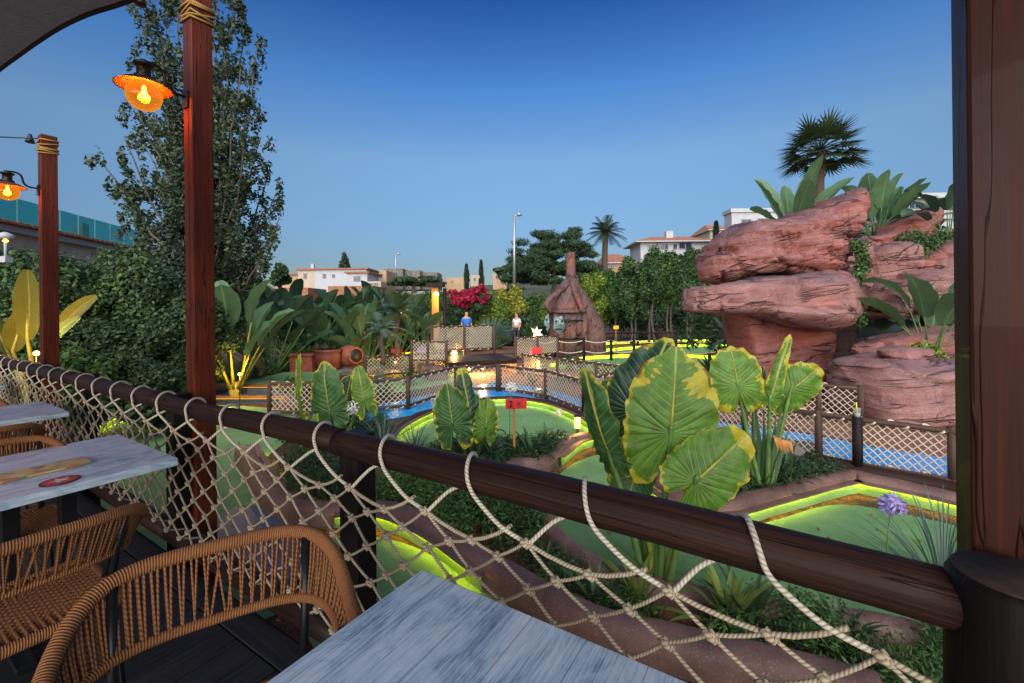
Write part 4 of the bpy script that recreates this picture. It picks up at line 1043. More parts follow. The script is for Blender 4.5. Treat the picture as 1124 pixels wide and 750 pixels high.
# ------------------------------------------------------------------ chimney tower with mask
tw = thing('rock_tower', 'brown fairy tale rock kiln with tall chimney and hooded front', 'tower', G(635, 391))
TD = 20.3
def tp(x, y, dd=0): return P(x, y, TD+dd)
def ring_loft(name, secs, mat, seed, amp=.06, n=30):
    mb = MB()
    for (x0, x1, y, dep, dd) in secs:
        a = tp(x0, y, dd); b_ = tp(x1, y, dd); c = (a+b_)/2; rx = (b_-a).length/2
        for j in range(n):
            th = 2*PI*j/n; p = c+Vector((math.cos(th)*rx, math.sin(th)*dep, 0))
            p += Vector((math.cos(th), math.sin(th), 0))*amp*(noise.noise(p*1.5+Vector((seed, 0, 0)))+.5*noise.noise(p*5))
            mb.V.append(p)
    k = len(secs)
    for i in range(k-1):
        for j in range(n):
            j2 = (j+1) % n; mb.face((i*n+j, (i+1)*n+j, (i+1)*n+j2, i*n+j2)[::-1], [(j/n, i/k)]*4)
    mb.face([(k-1)*n+j for j in range(n)], [(0, 0)]*n); mb.face([j for j in range(n)][::-1], [(0, 0)]*n)
    return mk(name, mb, M[mat], tw)
ring_loft('chimney', [(620.5, 633, 310, .32, .2), (621, 632, 300, .27, .2), (621.5, 631.5, 290, .24, .2), (622, 631, 280, .23, .2), (621.6, 631.2, 277.5, .25, .2)], 'tower', 1, .04, 18)
ring_loft('cone', [(602, 643, 343, 1.1, .2), (604, 641, 334, .95, .2), (608, 638, 322, .72, .2), (614, 635.5, 312, .5, .2), (619.5, 633.5, 306, .36, .2)], 'tower', 5, .12)
ring_loft('drum', [(602, 650, 398, 1.2, .2), (602.5, 648, 380, 1.15, .2), (603, 646, 360, 1.08, .2), (604, 644, 341, 1.0, .2)], 'tower', 9, .08)
ring_loft('hood_rim', [(600, 643, 343.5, 1.2, .05), (599.5, 643.5, 342, 1.22, .05), (600, 643, 340, 1.18, .05)], 'tower', 12, .05)
hd = MB()    # pointed hood opening to the left
for (x, y, r, dd) in ((603, 341, .22, -.5), (600, 336, .22, -.55), (604, 330, .22, -.5), (611, 324, .22, -.42), (618, 318, .24, -.3), (624, 312, .26, -.15)): pass
hd.tube(crom([tp(603, 341, -.9), tp(599.5, 335, -1.0), (tp(605, 327, -.9)), tp(613, 321, -.6), tp(623, 312, -.3)], 5), [.10]*4+[.13]*17, 8); mk('hood_edge', hd, M['tower'], tw)
ring_loft('buttress', [(632, 665, 398, 1.0, .5), (632, 664.5, 378, 1.0, .5), (632, 663, 354, .95, .5), (631, 655, 343, .8, .5), (630, 647, 330, .6, .4), (628, 639, 316, .4, .3)], 'tower', 14, .1)
rib = MB(); rib.tube(crom([tp(627, 306, -.25), tp(631, 320, -.6), tp(637, 334, -.95), tp(641, 343, -1.2)], 4), .12, 8); mk('rib', rib, M['tower'], tw)
for i in range(6):
    x = 611+i*6; pts = [tp(x, y, -.93+.09*abs(i-2.5)**1.5*.5) for y in (344, 360, 375, 394)]
    mb = MB()
    mb.tube(pts, .160, 8, flat=.5); mk('plank', mb, M['tower'], tw)
for y in (352, 372): 
    mk('iron_band', MB().tube(crom([tp(606, y, -.55), tp(615, y, -.98), tp(627, y, -1.08), tp(640, y, -.85)], 4), .035, 6), M['black'], tw)
for (x, y) in ((635, 367), (637, 376), (634, 386)): mk('rivet', MB().lathe(tp(x, y, -1.08), [(.10, 0), (.08, .06), (.01, .09)], 10, 0, Vector((0, -1, 0))), M['ink'], tw)
def mask(cx, cy, dd, label, sx=1.0, rz=0):
    c = tp(cx, cy, dd); t = thing('wall_mask', label, 'mask', c, 'turquoise masks on the rock kiln')
    mb = MB(); n, m = 28, 12
    for i in range(m+1):
        q = i/m
        for j in range(n):
            a = 2*PI*j/n; r = .25*(1+.10*math.cos(5*a+1)*q**2)*(1 if math.sin(a) > -.3 else 1)
            x = math.cos(a)*r*q*sx; z = math.sin(a)*r*q*1.45*(1 if math.sin(a) > 0 else 1.15)
            y = -.16*(1-q*q)-.05*math.exp(-((x/.06)**2+((z)/.12)**2))+.05*math.exp(-(((abs(x)-.13*sx)/.06)**2+((z-.12)/.05)**2))+.03*noise.noise(Vector((x*9, z*9, cx)))
            y += .06*math.exp(-((x/.12)**2+((z+.22)/.045)**2))
            mb.V.append(c+Matrix.Rotation(rz, 3, 'Z')@Vector((x, y, z)))
    for i in range(m):
        for j in range(n):
            j2 = (j+1) % n; mb.face((i*n+j, i*n+j2, (i+1)*n+j2, (i+1)*n+j), [(0, 0)]*4)
    mk('face', mb, M['mask'], t)
    for s_ in (-1, 1):
        mk('eye', MB().lathe(c+Matrix.Rotation(rz, 3, 'Z')@Vector((s_*.13*sx, -.10, .12)), [(.05, 0), (.035, .03), (.004, .04)], 10, 0, Vector((0, -1, 0))), M['ink'], t)
    mk('mouth', MB().tube([c+Matrix.Rotation(rz, 3, 'Z')@Vector((x*sx, -.085-.03*(1-abs(x)*6), -.22)) for x in (-.12, -.05, .05, .12)], .03, 8), M['ink'], t)
mask(613.5, 356, -1.35, 'large turquoise mask hung on the front of the rock kiln')
mask(601, 354, -1.0, 'narrow turquoise mask turned sideways left of the larger mask', .5, -1.0)
# ------------------------------------------------------------------ trees
def trunk(t, base, h, r, lean=(0, 0), name='trunk', mat='bark', wob=.15, parent=None):
    pts = []; rs = []
    for i in range(9):
        q = i/8; pts.append(base+Vector((lean[0]*q+wob*math.sin(q*5+base.x), lean[1]*q+wob*.7*math.cos(q*4+base.y)-wob*.7*math.cos(base.y), h*q))); rs.append(r*(1-.75*q)*(1.25 if i == 0 else 1))
    mk(name, MB().tube(pts, rs, 10), M[mat], t if parent is None else parent); return pts
def crown_mesh(t, lst, mat, name='crown', kind=None):
    V, F = joinq(lst); return npmesh(name, V, F, M[mat], t, kind=kind)
# tall poplar like tree: upright limbs each carrying small clumps, sky showing between
def poplar(px, d, label):
    base = Vector((P(px, 400, d).x, d, GZ)); t = thing('poplar_tree', label, 'tree', base)
    rs = np.random.RandomState(5); tr = trunk(t, base, 7.5, .22, wob=.1); C = []; Rr = []; lb = MB()
    top = 12.8
    tips = [(152,-25),(163,-40),(176,-20),(190,-50),(205,-45),(222,-70),(240,-40),(256,-10),(272,5),(284,38),(246,20),(232,60),(262,70),(280,100),(275,130),(288,150),(296,185),(300,215),(306,238),(300,262),(285,275),(262,250),
            (150,60),(142,100),(160,120),(135,150),(108,178),(122,196),(140,215),(128,240),(150,255),(170,200),(180,90),(196,140),(212,110),(230,150),(250,180),(240,230),(220,260),(200,240),(268,200),(255,120),(176,60),(214,30),(160,160),(290,250),(275,292),(245,290)]
    for i, (tx, ty) in enumerate(tips):
        tip = P(tx, ty, d+rs.uniform(-1.4, 1.4)); H_ = tip.z-GZ; z0 = max(1.2, H_*(.30+.22*rs.rand())) if ty > 60 else 1.6+2.8*rs.rand()
        if z0 > H_-1.2: z0 = max(.8, H_-1.8)
        p0 = base+ZV*min(z0, 7.0); pts = []; nk = 8 if ty > 60 else 14
        for k in range(nk):
            q = k/(nk-1); v_ = p0.lerp(tip, q); ho = Vector((tip.x-p0.x, tip.y-p0.y, 0)); v_ += ho*(q**.6-q)*.55; pts.append(v_+Vector(rs.normal(size=3)*.05))
        lb.tube(pts, [.05*(1-.88*k/(nk-1))+.006 for k in range(nk)], 5)
        for k in range(1 if ty > 60 else 3, nk):
            for r_ in range(3):
                p = pts[k].lerp(pts[k-1], rs.rand())+Vector(rs.normal(size=3)*(.17 if ty > 60 else .13))
                C.append(p); sc_ = .75 if k > nk-3 else 1; Rr.append((sc_*(.15+.10*rs.rand()), sc_*(.15+.1*rs.rand()), .22+.16*rs.rand()))
    # right side limbs that arch lower, as in the photo
    mk('limbs', lb, M['bark'], t, kind='stuff')
    V, F = leaves(C, Rr, 38, .066, .2, .55, rs, .2); npmesh('crown', V, F, M['f_pop'], t, kind='stuff'); return t
poplar(232, 13.5, 'tall loose poplar rising behind the near red post on the left')
def cypress(px, d, ybase, ytop, wpx, label, mat='f_cyp', n=150, name='cypress_tree', group=None, size=.11):
    p = P(px, ytop, d); base = Vector((p.x, d, max(GZ, P(px, ybase, d).z))); H = p.z-base.z; R_ = wpx/2/FPX*d
    t = thing(name, label, 'tree', base, group); trunk(t, base, H*.8, R_*.14, wob=.02); C = []; Rr = []
    rs = np.random.RandomState(int(px))
    for i in range(max(12, int(H/R_*9))):
        q = rs.rand(); w_ = R_*min(1, (1-q)*2.6)*(.75+.25*rs.rand())*(.6+.4*min(1, q*6)); a = rs.rand()*2*PI
        C.append(base+Vector((math.cos(a)*w_*.6, math.sin(a)*w_*.6, H*(.03+.95*q)))); Rr.append((R_*.36, R_*.36, R_*.62))
    V, F = leaves(C, Rr, n, size, .1, .4, rs, .3); npmesh('crown', V, F, M[mat], t); return t
cypress(203, 11.5, 420, 158, 56, 'dark upright conifer inside the poplar left of the near red post', n=170, size=.075)
def bush(t, c, rx, ry, rz, n, size, mat, seed, k=None, name='crown', shell=.45, asp=.55):
    # crown of clumps on an uneven ellipsoid
    rs = np.random.RandomState(seed); k = k or 26; C = []; Rr = []
    for i in range(k):
        d = rs.normal(size=3); d /= np.linalg.norm(d); q = (.45+.5*rs.rand()**.5)*(.85+.3*noise.noise(Vector(d*1.7)+Vector((seed, 0, 0))))
        C.append(c+Vector((d[0]*rx*q, d[1]*ry*q, d[2]*rz*q))); s_ = .26+.16*rs.rand(); Rr.append((rx*s_, ry*s_, rz*s_*.8))
    V, F = leaves(C, Rr, n, size, .35, asp, rs, shell); return npmesh(name, V, F, M[mat], t)
# dense hedge shrubs, left
for i, (px, ytop, ybot, wpx, d, mat, lb) in enumerate((
    (-60, 252, 440, 210, 8.2, 'f_var', 'tall dark hedge shrub at the far left edge behind the posts'),
    (28, 268, 440, 150, 8.6, 'f_var', 'dark hedge shrub with bright tips behind the left red post'),
    (100, 264, 440, 140, 9.0, 'f_var', 'dark hedge shrub between the left red post and the poplar'),
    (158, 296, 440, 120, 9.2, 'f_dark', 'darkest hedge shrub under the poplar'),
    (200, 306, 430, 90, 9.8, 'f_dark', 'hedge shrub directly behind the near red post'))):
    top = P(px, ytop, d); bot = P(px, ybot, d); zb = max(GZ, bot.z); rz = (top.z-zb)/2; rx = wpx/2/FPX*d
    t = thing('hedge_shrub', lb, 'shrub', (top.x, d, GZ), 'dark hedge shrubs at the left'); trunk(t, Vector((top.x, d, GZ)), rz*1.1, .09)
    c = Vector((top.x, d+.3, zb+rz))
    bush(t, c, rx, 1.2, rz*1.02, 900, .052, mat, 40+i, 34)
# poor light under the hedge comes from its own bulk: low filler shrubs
for i, (px, y, d, w_, h_, mat, lb) in enumerate(((70, 420, 7.4, .8, .9, 'f_mid', 'low leafy shrub at the foot of the hedge behind the left post'), (140, 425, 7.6, .9, .8, 'f_dark', 'low dark shrub at the foot of the hedge between the posts'), (185, 432, 8.2, .7, .8, 'f_dark', 'low dark shrub beside the near red post'))):
    c = Vector((P(px, y, d).x, d, GZ+h_)); t = thing('low_shrub', lb, 'shrub', (c.x, d, GZ)); bush(t, c, w_, .6, h_, 500, .05, mat, 60+i, 14)
# round headed pine
def pine(label):
    d = 44.0; p = P(606, 248, d); base = Vector((p.x, d, 1.0)); t = thing('pine_tree', label, 'tree', base)
    trunk(t, base, 5.0, .35, mat='bark'); rs = np.random.RandomState(3); C = []; Rr = []
    for i in range(120):
        a = rs.rand()*2*PI; q = rs.rand()**.5; u_ = rs.rand()
        hgt = 2.2+6.3*math.sqrt(max(0, 1-q*q))*(.25+.75*u_)
        C.append(Vector((p.x+math.cos(a)*q*4.9, d+math.sin(a)*q*4.0, 1.4+hgt+rs.normal()*.15))); s_ = .55+.35*rs.rand(); Rr.append((s_*1.25, s_*1.1, s_*.55))
    V, F = leaves(C, Rr, 420, .15, .4, .28, rs, .4); npmesh('crown', V, F, M['f_pine'], t); return t
pine('large round headed dark pine behind the tall street lamp')
def palm(px, ytop, ybase, d, spanpx, label, n=26, fan=False, wid=.16, mat='b_palm', rt=.2, leafn=14):
    top = P(px, ytop, d); base = Vector((P(px, ybase, d).x, d, P(px, ybase, d).z)); t = thing('palm_tree', label, 'tree', base)
    span = spanpx/2/FPX*d; hub = Vector((top.x, d, top.z-span*.62))
    pts = [base.lerp(hub, i/8)+Vector((.04*math.sin(i), 0, 0)) for i in range(9)]
    mk('trunk', MB().tube(pts, [rt*(1.15-.3*i/8) for i in range(9)], 12), M['barkp'], t)
    rs = random.Random(int(px)); mb0 = None
    for i in range(n):
        a = i*2.399963; el = 1.25-1.55*(i/n)**.9; L = span*(.9+.2*rs.random()); mb = MB(); pts = []
        dirh = Vector((math.cos(a), math.sin(a), 0)); k = 9
        for j in range(k):
            q = j/(k-1); pts.append(hub+dirh*(math.cos(el)*L*q)+ZV*(math.sin(el)*L*q-L*.42*q*q*(1 if el < 1 else .5)))
        mb.tube(pts, [.012*span*(1.2-q/8) for q in range(k)], 4)
        side = dirh.cross(ZV)
        if fan:
            c = pts[5]; fd = (pts[6]-pts[4]).normalized(); nn = side.cross(fd)
            for s_ in range(leafn):
                b = math.radians(-100+200*s_/(leafn-1)); dr = fd*math.cos(b)+side*math.sin(b)+nn*.15; l_ = L*.52*(1-.25*abs(b)/1.7)
                e = c+dr*l_; e.z -= l_*.16*abs(math.sin(b))
                mb.ribbon([c, c.lerp(e, .5), e], [L*.012, L*.026, L*.002], side.cross(dr) if 0 else nn.cross(dr), .2, 2)
        else:
            for s_ in range(1, 26):
                q = s_/26*(k-1); j = min(k-2, int(q)); c = pts[j].lerp(pts[j+1], q-j); fd = (pts[j+1]-pts[j]).normalized()
                l_ = L*.30*math.sin(PI*min(1, .12+.83*s_/26))**.6
                for sg in (-1, 1):
                    e = c+(side*sg*.8+fd*.55-ZV*.22).normalized()*l_
                    mb.ribbon([c, e], [L*.013, L*.002], fd, .1, 1)
        mk('frond', mb, M[mat], t)
    return t
palm(664, 240, 330, 46, 48, 'slender date palm against the sky right of the pine', 30, rt=.33)
palm(900, 140, 262, 15, 82, 'bushy dark fan palm above the red rock overhang', 52, True, rt=.16, mat='b_palm', leafn=15)
palm(940, 236, 300, 13.5, 70, 'lower fan palm behind the rocks between the two big leafed plants', 16, True, rt=.12, leafn=13)
palm(1010, 222, 330, 12.5, 80, 'feathery palm behind the rocks at the corner post', 18, False, rt=.12, mat='b_blue')
cypress(211, 95, 312, 291, 5.5, 'x', n=60, size=.4) if 0 else None
for px, yb, yt, w_, d, lb in ((512, 316, 291, 6.5, 90, 'short thin cypress left of the pair on the skyline'), (528, 316, 286, 5.5, 92, 'taller thin cypress of the pair on the skyline'), (786, 278, 244, 7, 60, 'thin cypress between the white villa and the flat roofed house'), (378, 318, 280, 15, 80, 'dark columnar tree in front of the long white house')):
    cypress(px, d, yb, yt, w_, 120, lb) if 0 else cypress(px, d, yb, yt, w_, lb, n=110, size=.22, group='distant cypresses')
for i, (px, yt, wpx, hpx, d, mat, lb) in enumerate(((553, 291, 22, 12, 85, 'f_pine', 'small round pine on the skyline left of the big pine'), (308, 290, 20, 26, 40, 'f_dark', 'ragged dark tree at the right edge of the poplar'), (455, 301, 60, 14, 70, 'f_dark', 'dark flat shrub mass below the grey ruined walls'), (300, 318, 40, 14, 60, 'f_mid', 'green slope shrubs below the terracotta roof on the left'))):
    top = P(px, yt, d); rx = wpx/2/FPX*d; rz = hpx/2/FPX*d; t = thing('distant_tree', lb, 'tree', (top.x, d, top.z-2*rz)); trunk(t, Vector((top.x, d, top.z-3*rz)), 2*rz, rx*.1); bush(t, Vector((top.x, d, top.z-rz)), rx, rx, rz, 300, .3, mat, 90+i, 12)
# hedge of slim trunked trees, right of the kiln
hx = [(652, 296, 26), (672, 292, 27), (694, 286, 26), (716, 278, 25), (738, 275, 25), (760, 274, 24), (784, 280, 24), (812, 290, 23), (845, 300, 22)]
ol = ['first', 'second', 'third', 'fourth', 'fifth', 'sixth', 'seventh', 'eighth', 'ninth']
for i, (px, yt, d) in enumerate(hx):
    base = P(px, 372, d); top = P(px, yt, d); t = thing('hedge_tree', ol[i]+' slim trunked tree of the green hedge, counted from the kiln', 'tree', base, 'hedge trees right of the kiln'); H = top.z-base.z
    for k in range(2):
        b = base+Vector((rnd.uniform(-.35, .35), rnd.uniform(-.3, .3), -.3)); trunk(t, b, H*.55, .085, (rnd.uniform(-.4, .4), 0), wob=.08, mat='bark')
    bush(t, base+Vector((0, 0, H*.63)), 1.0, .85, H*.40, 640, .085, 'f_lime' if i == 0 else ('f_mid' if i % 3 == 1 else 'f_var'), 110+i, 24)
# dark wood behind that hedge
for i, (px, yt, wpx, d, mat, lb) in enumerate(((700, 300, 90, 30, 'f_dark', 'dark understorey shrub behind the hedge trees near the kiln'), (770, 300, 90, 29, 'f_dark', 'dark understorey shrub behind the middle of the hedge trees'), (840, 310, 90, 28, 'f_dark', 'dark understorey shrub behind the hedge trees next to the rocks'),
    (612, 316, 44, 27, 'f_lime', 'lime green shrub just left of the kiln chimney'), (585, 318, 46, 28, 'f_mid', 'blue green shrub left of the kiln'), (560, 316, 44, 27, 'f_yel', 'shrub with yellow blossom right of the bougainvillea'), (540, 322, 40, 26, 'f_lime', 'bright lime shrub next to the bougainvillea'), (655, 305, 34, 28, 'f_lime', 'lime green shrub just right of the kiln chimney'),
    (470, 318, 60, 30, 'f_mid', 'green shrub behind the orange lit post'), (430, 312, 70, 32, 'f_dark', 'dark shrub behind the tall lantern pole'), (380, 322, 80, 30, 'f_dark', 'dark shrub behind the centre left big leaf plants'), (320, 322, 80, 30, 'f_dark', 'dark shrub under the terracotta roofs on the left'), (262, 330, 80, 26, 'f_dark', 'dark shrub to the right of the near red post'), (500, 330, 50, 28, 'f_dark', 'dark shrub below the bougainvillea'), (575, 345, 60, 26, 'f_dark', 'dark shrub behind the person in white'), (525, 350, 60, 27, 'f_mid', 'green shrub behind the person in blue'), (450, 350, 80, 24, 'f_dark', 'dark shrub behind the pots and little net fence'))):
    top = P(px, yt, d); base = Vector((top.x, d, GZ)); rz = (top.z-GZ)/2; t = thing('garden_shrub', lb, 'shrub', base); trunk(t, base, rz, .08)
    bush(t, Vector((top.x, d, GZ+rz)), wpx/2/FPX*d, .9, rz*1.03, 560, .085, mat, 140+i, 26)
palm(436, 322, 400, 16.5, 66, 'short palm with drooping fronds lit orange from below, left of the footbridge', 20, False, rt=.10)
palm(420, 345, 400, 14.0, 50, 'small low palm beside the toppled clay jar', 14, False, rt=.07, mat='b_blue')
palm(285, 375, 412, 11.5, 44, 'small feathery palm at the foot of the yellow lit plant', 14, False, rt=.05, mat='b_strap')
palm(800, 352, 400, 15.0, 60, 'small palm in the shade under the rock overhang', 16, False, rt=.06, mat='b_blue')
# bougainvillea
bt = thing('bougainvillea', 'crimson bougainvillea in bloom behind the blue shirted person', 'shrub', P(518, 352, 25)); trunk(bt, P(518, 352, 25), 1.2, .06)
bush(bt, P(518, 335, 25), 1.5, .7, .85, 420, .08, 'f_dark', 171, 20, 'foliage'); bush(bt, P(508, 327, 24.6), .95, .6, .6, 110, .085, 'f_red', 172, 16, 'blossom'); bush(bt, P(527, 324, 24.6), .55, .5, .6, 90, .085, 'f_red', 173, 12, 'blossom')

# ------------------------------------------------------------------ big leaved plants
def bigleaf(seed, n, h, blade, wid, mat, name='leaf', lean=.5, droop=.35, tr=0, rootr=.12, stemmat='stem'):
    # returns list of (name, MB) leaf meshes round the origin
    rs = random.Random(seed); out = []
    for i in range(n):
        a = i*2.4+rs.uniform(-.3, .3); q = (i+.5)/n; tilt = lean*(.25+1.1*q)*rs.uniform(.8, 1.15); dirh = Vector((math.cos(a), math.sin(a), 0))
        pl = (h-blade*.55)*(1.05-.45*q)*rs.uniform(.85, 1.1); bl = blade*rs.uniform(.8, 1.1)
        p0 = Vector((dirh.x*rootr, dirh.y*rootr, tr)); mb = MB(); st = []
        for k in range(6):
            s_ = k/5; st.append(p0+dirh*(math.sin(tilt*.55)*pl*s_+.1*pl*s_*s_*tilt)+ZV*(math.cos(tilt*.55)*pl*s_))
        mb.tube(st, [.030*(h/2.4)*(1.3-.8*k/5) for k in range(6)], 6, m=1)
        d0 = (st[-1]-st[-2]).normalized(); pts = []; ws = []; p = st[-1]; K = 10; ang = rs.uniform(.5, 1.2)*droop
        for k in range(K+1):
            s_ = k/K; pts.append(p.copy()); ws.append(wid/2*(math.sin(PI*min(1, .06+.92*s_))**.62)*(1 if k < K else .2))
            ax = dirh.cross(ZV); d0 = Matrix.Rotation(-ang/K*1.9*(.5+s_), 3, ax) @ d0; p = p+d0*bl/K
        tw = rs.uniform(-.9, .9); side = Matrix.Rotation(tw, 3, d0) @ dirh.cross(ZV)
        mb.ribbon(pts, ws, side, rs.uniform(.15, .5), 6, wave=.08, ph=rs.random()*6)
        out.append(mb)
    return out
def plant(label, cat, name, pos, leafs, mat, smat='stem', group=None, rz=0, sc=1, trunk_h=0, tmat='barkp', tr_r=.10):
    t = thing(name, label, cat, (0, 0, 0), group)
    if trunk_h: mk('trunk', MB().tube([Vector((.02*math.sin(i*2), 0, trunk_h*i/4)) for i in range(5)], [tr_r*1.2, tr_r, tr_r, tr_r*1.05, tr_r*.8], 10), M[tmat], t)
    for mb in leafs: mk('leaf', mb, [M[mat], M[smat]], t)
    t.location = pos; t.rotation_euler = (0, 0, rz); t.scale = (sc, sc, sc); return t
def at(px, y_base, d=None):
    g = G(px, y_base) if d is None else Vector((P(px, y_base, d).x, d, GZ)); return g
gS = 'bird of paradise plants'
s1 = plant('bird of paradise plant with yellow lit stems next to the near red post', 'plant', 'strelitzia_plant', at(258, 420, 10.6), bigleaf(1, 11, 2.25, 1.35, .66, 'b_strel', lean=.75, tr=.35), 'b_strel', 'stemy', gS, .4, trunk_h=.5, tmat='stemy', tr_r=.13)  # lamp light from the base is put into the stem and trunk yellow
s2 = plant('big bird of paradise plant behind the clay pots', 'plant', 'strelitzia_plant', at(372, 400, 16.6), bigleaf(2, 20, 2.35, 1.15, .54, 'b_strel', lean=1.15), 'b_strel', 'stem', gS, 1.0)
s3 = plant('tall dark bird of paradise plant between the red post and the pots', 'plant', 'strelitzia_plant', at(296, 400, 14.5), bigleaf(3, 18, 2.6, 1.15, .52, 'b_dark', lean=1.05), 'b_dark', 'stem', gS, 2.0)
for (px, d, src, rz, sc, lb) in ((335, 17, s2, 1.9, 1.25, 'tallest bird of paradise plant, its two upright leaves before the terracotta roofs'), (280, 17, s3, .5, 1.1, 'dark bird of paradise plant right behind the yellow lit one'), (402, 17, s2, 3.0, 1.02, 'bird of paradise plant to the right of the clay pots'), (345, 16.8, s3, 4.0, .70, 'low dark bird of paradise plant just behind the square pot'),
    (435, 19, s3, 1.2, 1.05, 'dark bird of paradise plant left of the tall lantern pole'), (462, 21, s2, 5.0, .85, 'smaller bird of paradise plant right of the tall lantern pole'), (318, 20, s3, 3.3, 1.2, 'rear bird of paradise plant below the white house'), (415, 22, s3, 2.2, 1.2, 'rear bird of paradise plant below the ochre house'), (385, 20, s3, 5.1, 1.15, 'rear bird of paradise plant behind the pots')):
    dup(src, at(px, 400, d), rz, sc, lb)
# plants on top of and beside the rocks
def rooted(px, py, d): return P(px, py, d)
plant('upright banana plant on the rock at the foot of the fan palm', 'plant', 'banana_plant', rooted(868, 245, 11.4), bigleaf(21, 8, 1.25, 1.45, .50, 'b_strel', lean=1.15, droop=.15, tr=-.25), 'b_strel', 'stem', gS, .2)
plant('bird of paradise plant on the rocks between the fan palms and the post', 'plant', 'strelitzia_plant', rooted(962, 262, 11.8), bigleaf(22, 15, 1.35, 1.0, .56, 'b_strel', lean=.85, droop=.25), 'b_strel', 'stem', gS, 1.1, trunk_h=.4)
plant('bird of paradise plant with huge leaves growing between the boulders by the corner post', 'plant', 'strelitzia_plant', rooted(1022, 385, 8.9), bigleaf(25, 11, 1.55, 1.35, .58, 'b_strel', lean=1.1, droop=.8), 'b_strel', 'stem', gS, 2.7)
plant('ragged dark plant at the top of the rocks against the corner post', 'plant', 'strelitzia_plant', rooted(1040, 262, 10.5), bigleaf(24, 13, 1.2, .8, .34, 'b_dark', lean=1.0, droop=.9), 'b_dark', 'stem', gS, 2.1)
# banana leaves behind the left post, warm lamp light put into their yellow
bn = thing('banana_plant', 'banana plant with lamp-lit yellow put into its leaves, behind the left red post', 'plant', at(48, 400, 6.4))
def bleaf(p0, p1, w_, side, bend, mat='b_banana'):
    pts = []; ws = []; K = 14
    for k in range(K+1):
        s_ = k/K; p = p0.lerp(p1, s_)+bend*math.sin(PI*s_); pts.append(p); ws.append(w_/2*math.sin(PI*min(1, .05+.93*s_))**.5)
    mb = MB().ribbon(pts, ws, side, .22, 6, wave=.05); mb.tube([bn.location+Vector((0, 0, .1)), bn.location.lerp(p0, .6)+Vector((.02, 0, .1)), p0, p0.lerp(p1, .4)], [.05, .035, .022, .012], 6, m=1)
    return mk('leaf', mb, [M[mat], M['stemy']], bn)
bleaf(P(30, 372, 6.3), P(30, 296, 6.1), .34, Vector((1, .3, 0)), Vector((.03, 0, 0)))
bleaf(P(14, 385, 6.4), P(28, 340, 6.2), .30, Vector((1, .2, .2)), Vector((-.02, 0, 0)))
bleaf(P(58, 372, 6.4), P(106, 325, 6.5), .22, Vector((.7, .2, -.7)), Vector((-.02, 0, .06)))
bleaf(P(10, 388, 6.5), P(-16, 335, 6.4), .26, Vector((1, .2, .3)), Vector((0, 0, .03)))
bleaf(P(52, 380, 6.2), P(88, 348, 6.0), .14, Vector((.6, .2, -.7)), Vector((0, 0, .05)), 'b_strel')
def spot(px, py, d, label, power, r=.035, col=(1, .55, .12)):
    c = P(px, py, d); t = thing('garden_spotlight', label, 'garden light', c, 'small warm garden lights')
    mk('stake', MB().tube([Vector((c.x, c.y, GZ if c.z > GZ else c.z)), c], .012, 6), M['black'], t)
    mk('bulb', MB().lathe(c, [(.001, -r), (r*.7, -r*.7), (r, 0), (r*.7, r*.7), (.001, r)], 12), M['warmhot'], t)
    l = bpy.data.lights.new('garden_light', 'POINT'); l.energy = power; l.color = col; l.shadow_soft_size = .05; o = link(bpy.data.objects.new('garden_light', l)); o.parent = t; o.location = (0, -.12, .08)
spot(40, 388, 5.9, 'warm light at the foot of the glowing banana plant', 14)
spot(263, 411, 10.1, 'warm light at the base of the yellow lit plant', 22)
spot(499, 388, 15.8, 'orange light glowing behind the footbridge net', 30, .10)
spot(434, 398, 15.2, 'orange light below the tall dark leaves left of the bridge', 16)
spot(440, 344, 19.5, 'warm light under the dark palm fronds', 12)
spot(782, 379, 18, 'warm light behind the top of the biggest leaf', 16)
spot(325, 466, 8.2, 'warm light behind the left elephant ear plant', 8)
spot(530, 404, 15.0, 'warm light beneath the footbridge', 70, .05)
spot(515, 405, 14.9, 'second warm light beneath the footbridge, to the left', 50, .05)

# strap leaved plants
def strap(seed, n, L, w_, lean=.9, droop=.9, up=.4, mat='b_strap', curl=1):
    rs = random.Random(seed); mb = []
    for i in range(n):
        a = i*2.4+rs.uniform(-.4, .4); q = (i+.5)/n; el = 1.45-lean*q*rs.uniform(.7, 1.2); dirh = Vector((math.cos(a), math.sin(a), 0)); l_ = L*rs.uniform(.7, 1.1)
        p = dirh*.02; pts = []; ws = []; K = 7
        for k in range(K+1):
            s_ = k/K; pts.append(p.copy()); ws.append(w_/2*(.55+.9*s_ if s_ < .4 else .91*(1-((s_-.4)/.6)**2))+.001); e = el-droop*s_*s_*1.4; p = p+(dirh*math.cos(e)+ZV*math.sin(e))*l_/K
        m = MB().ribbon(pts, ws, dirh.cross(ZV), .3, 2); mb.append(m)
    return mb
def merge(lst):
    r = MB()
    for m in lst:
        o = len(r.V); r.V += m.V; r.F += [tuple(i+o for i in f) for f in m.F]; r.U += m.U; r.M += m.M
    return r
def tuft(label, name, pos, lst, mat, cat='plant', rz=0, sc=1, group=None):
    t = thing(name, label, cat, (0, 0, 0), group)
    if len(lst) <= 26:
        for m in lst: mk('leaf', m, [M[mat], M['stem']], t)
    else: mk('foliage', merge(lst), M[mat], t, kind='stuff')
    t.location = pos; t.rotation_euler = (0, 0, rz); t.scale = (sc,)*3; return t
gT = 'strappy plants in the beds'
k1 = tuft('dark strap leaved plant beside the yellow stake of the number sign', 'strap_leaf_plant', G(585, 508), strap(1, 24, .62, .075, .8, .7), 'b_strap', group=gT)
dup(k1, G(600, 500), 2, .8, 'smaller dark strap leaved plant near the little path lantern', gT)
dup(k1, G(862, 540), 1, .95, 'dark strap leaved plant left of the blue water below the right elephant ears', gT)
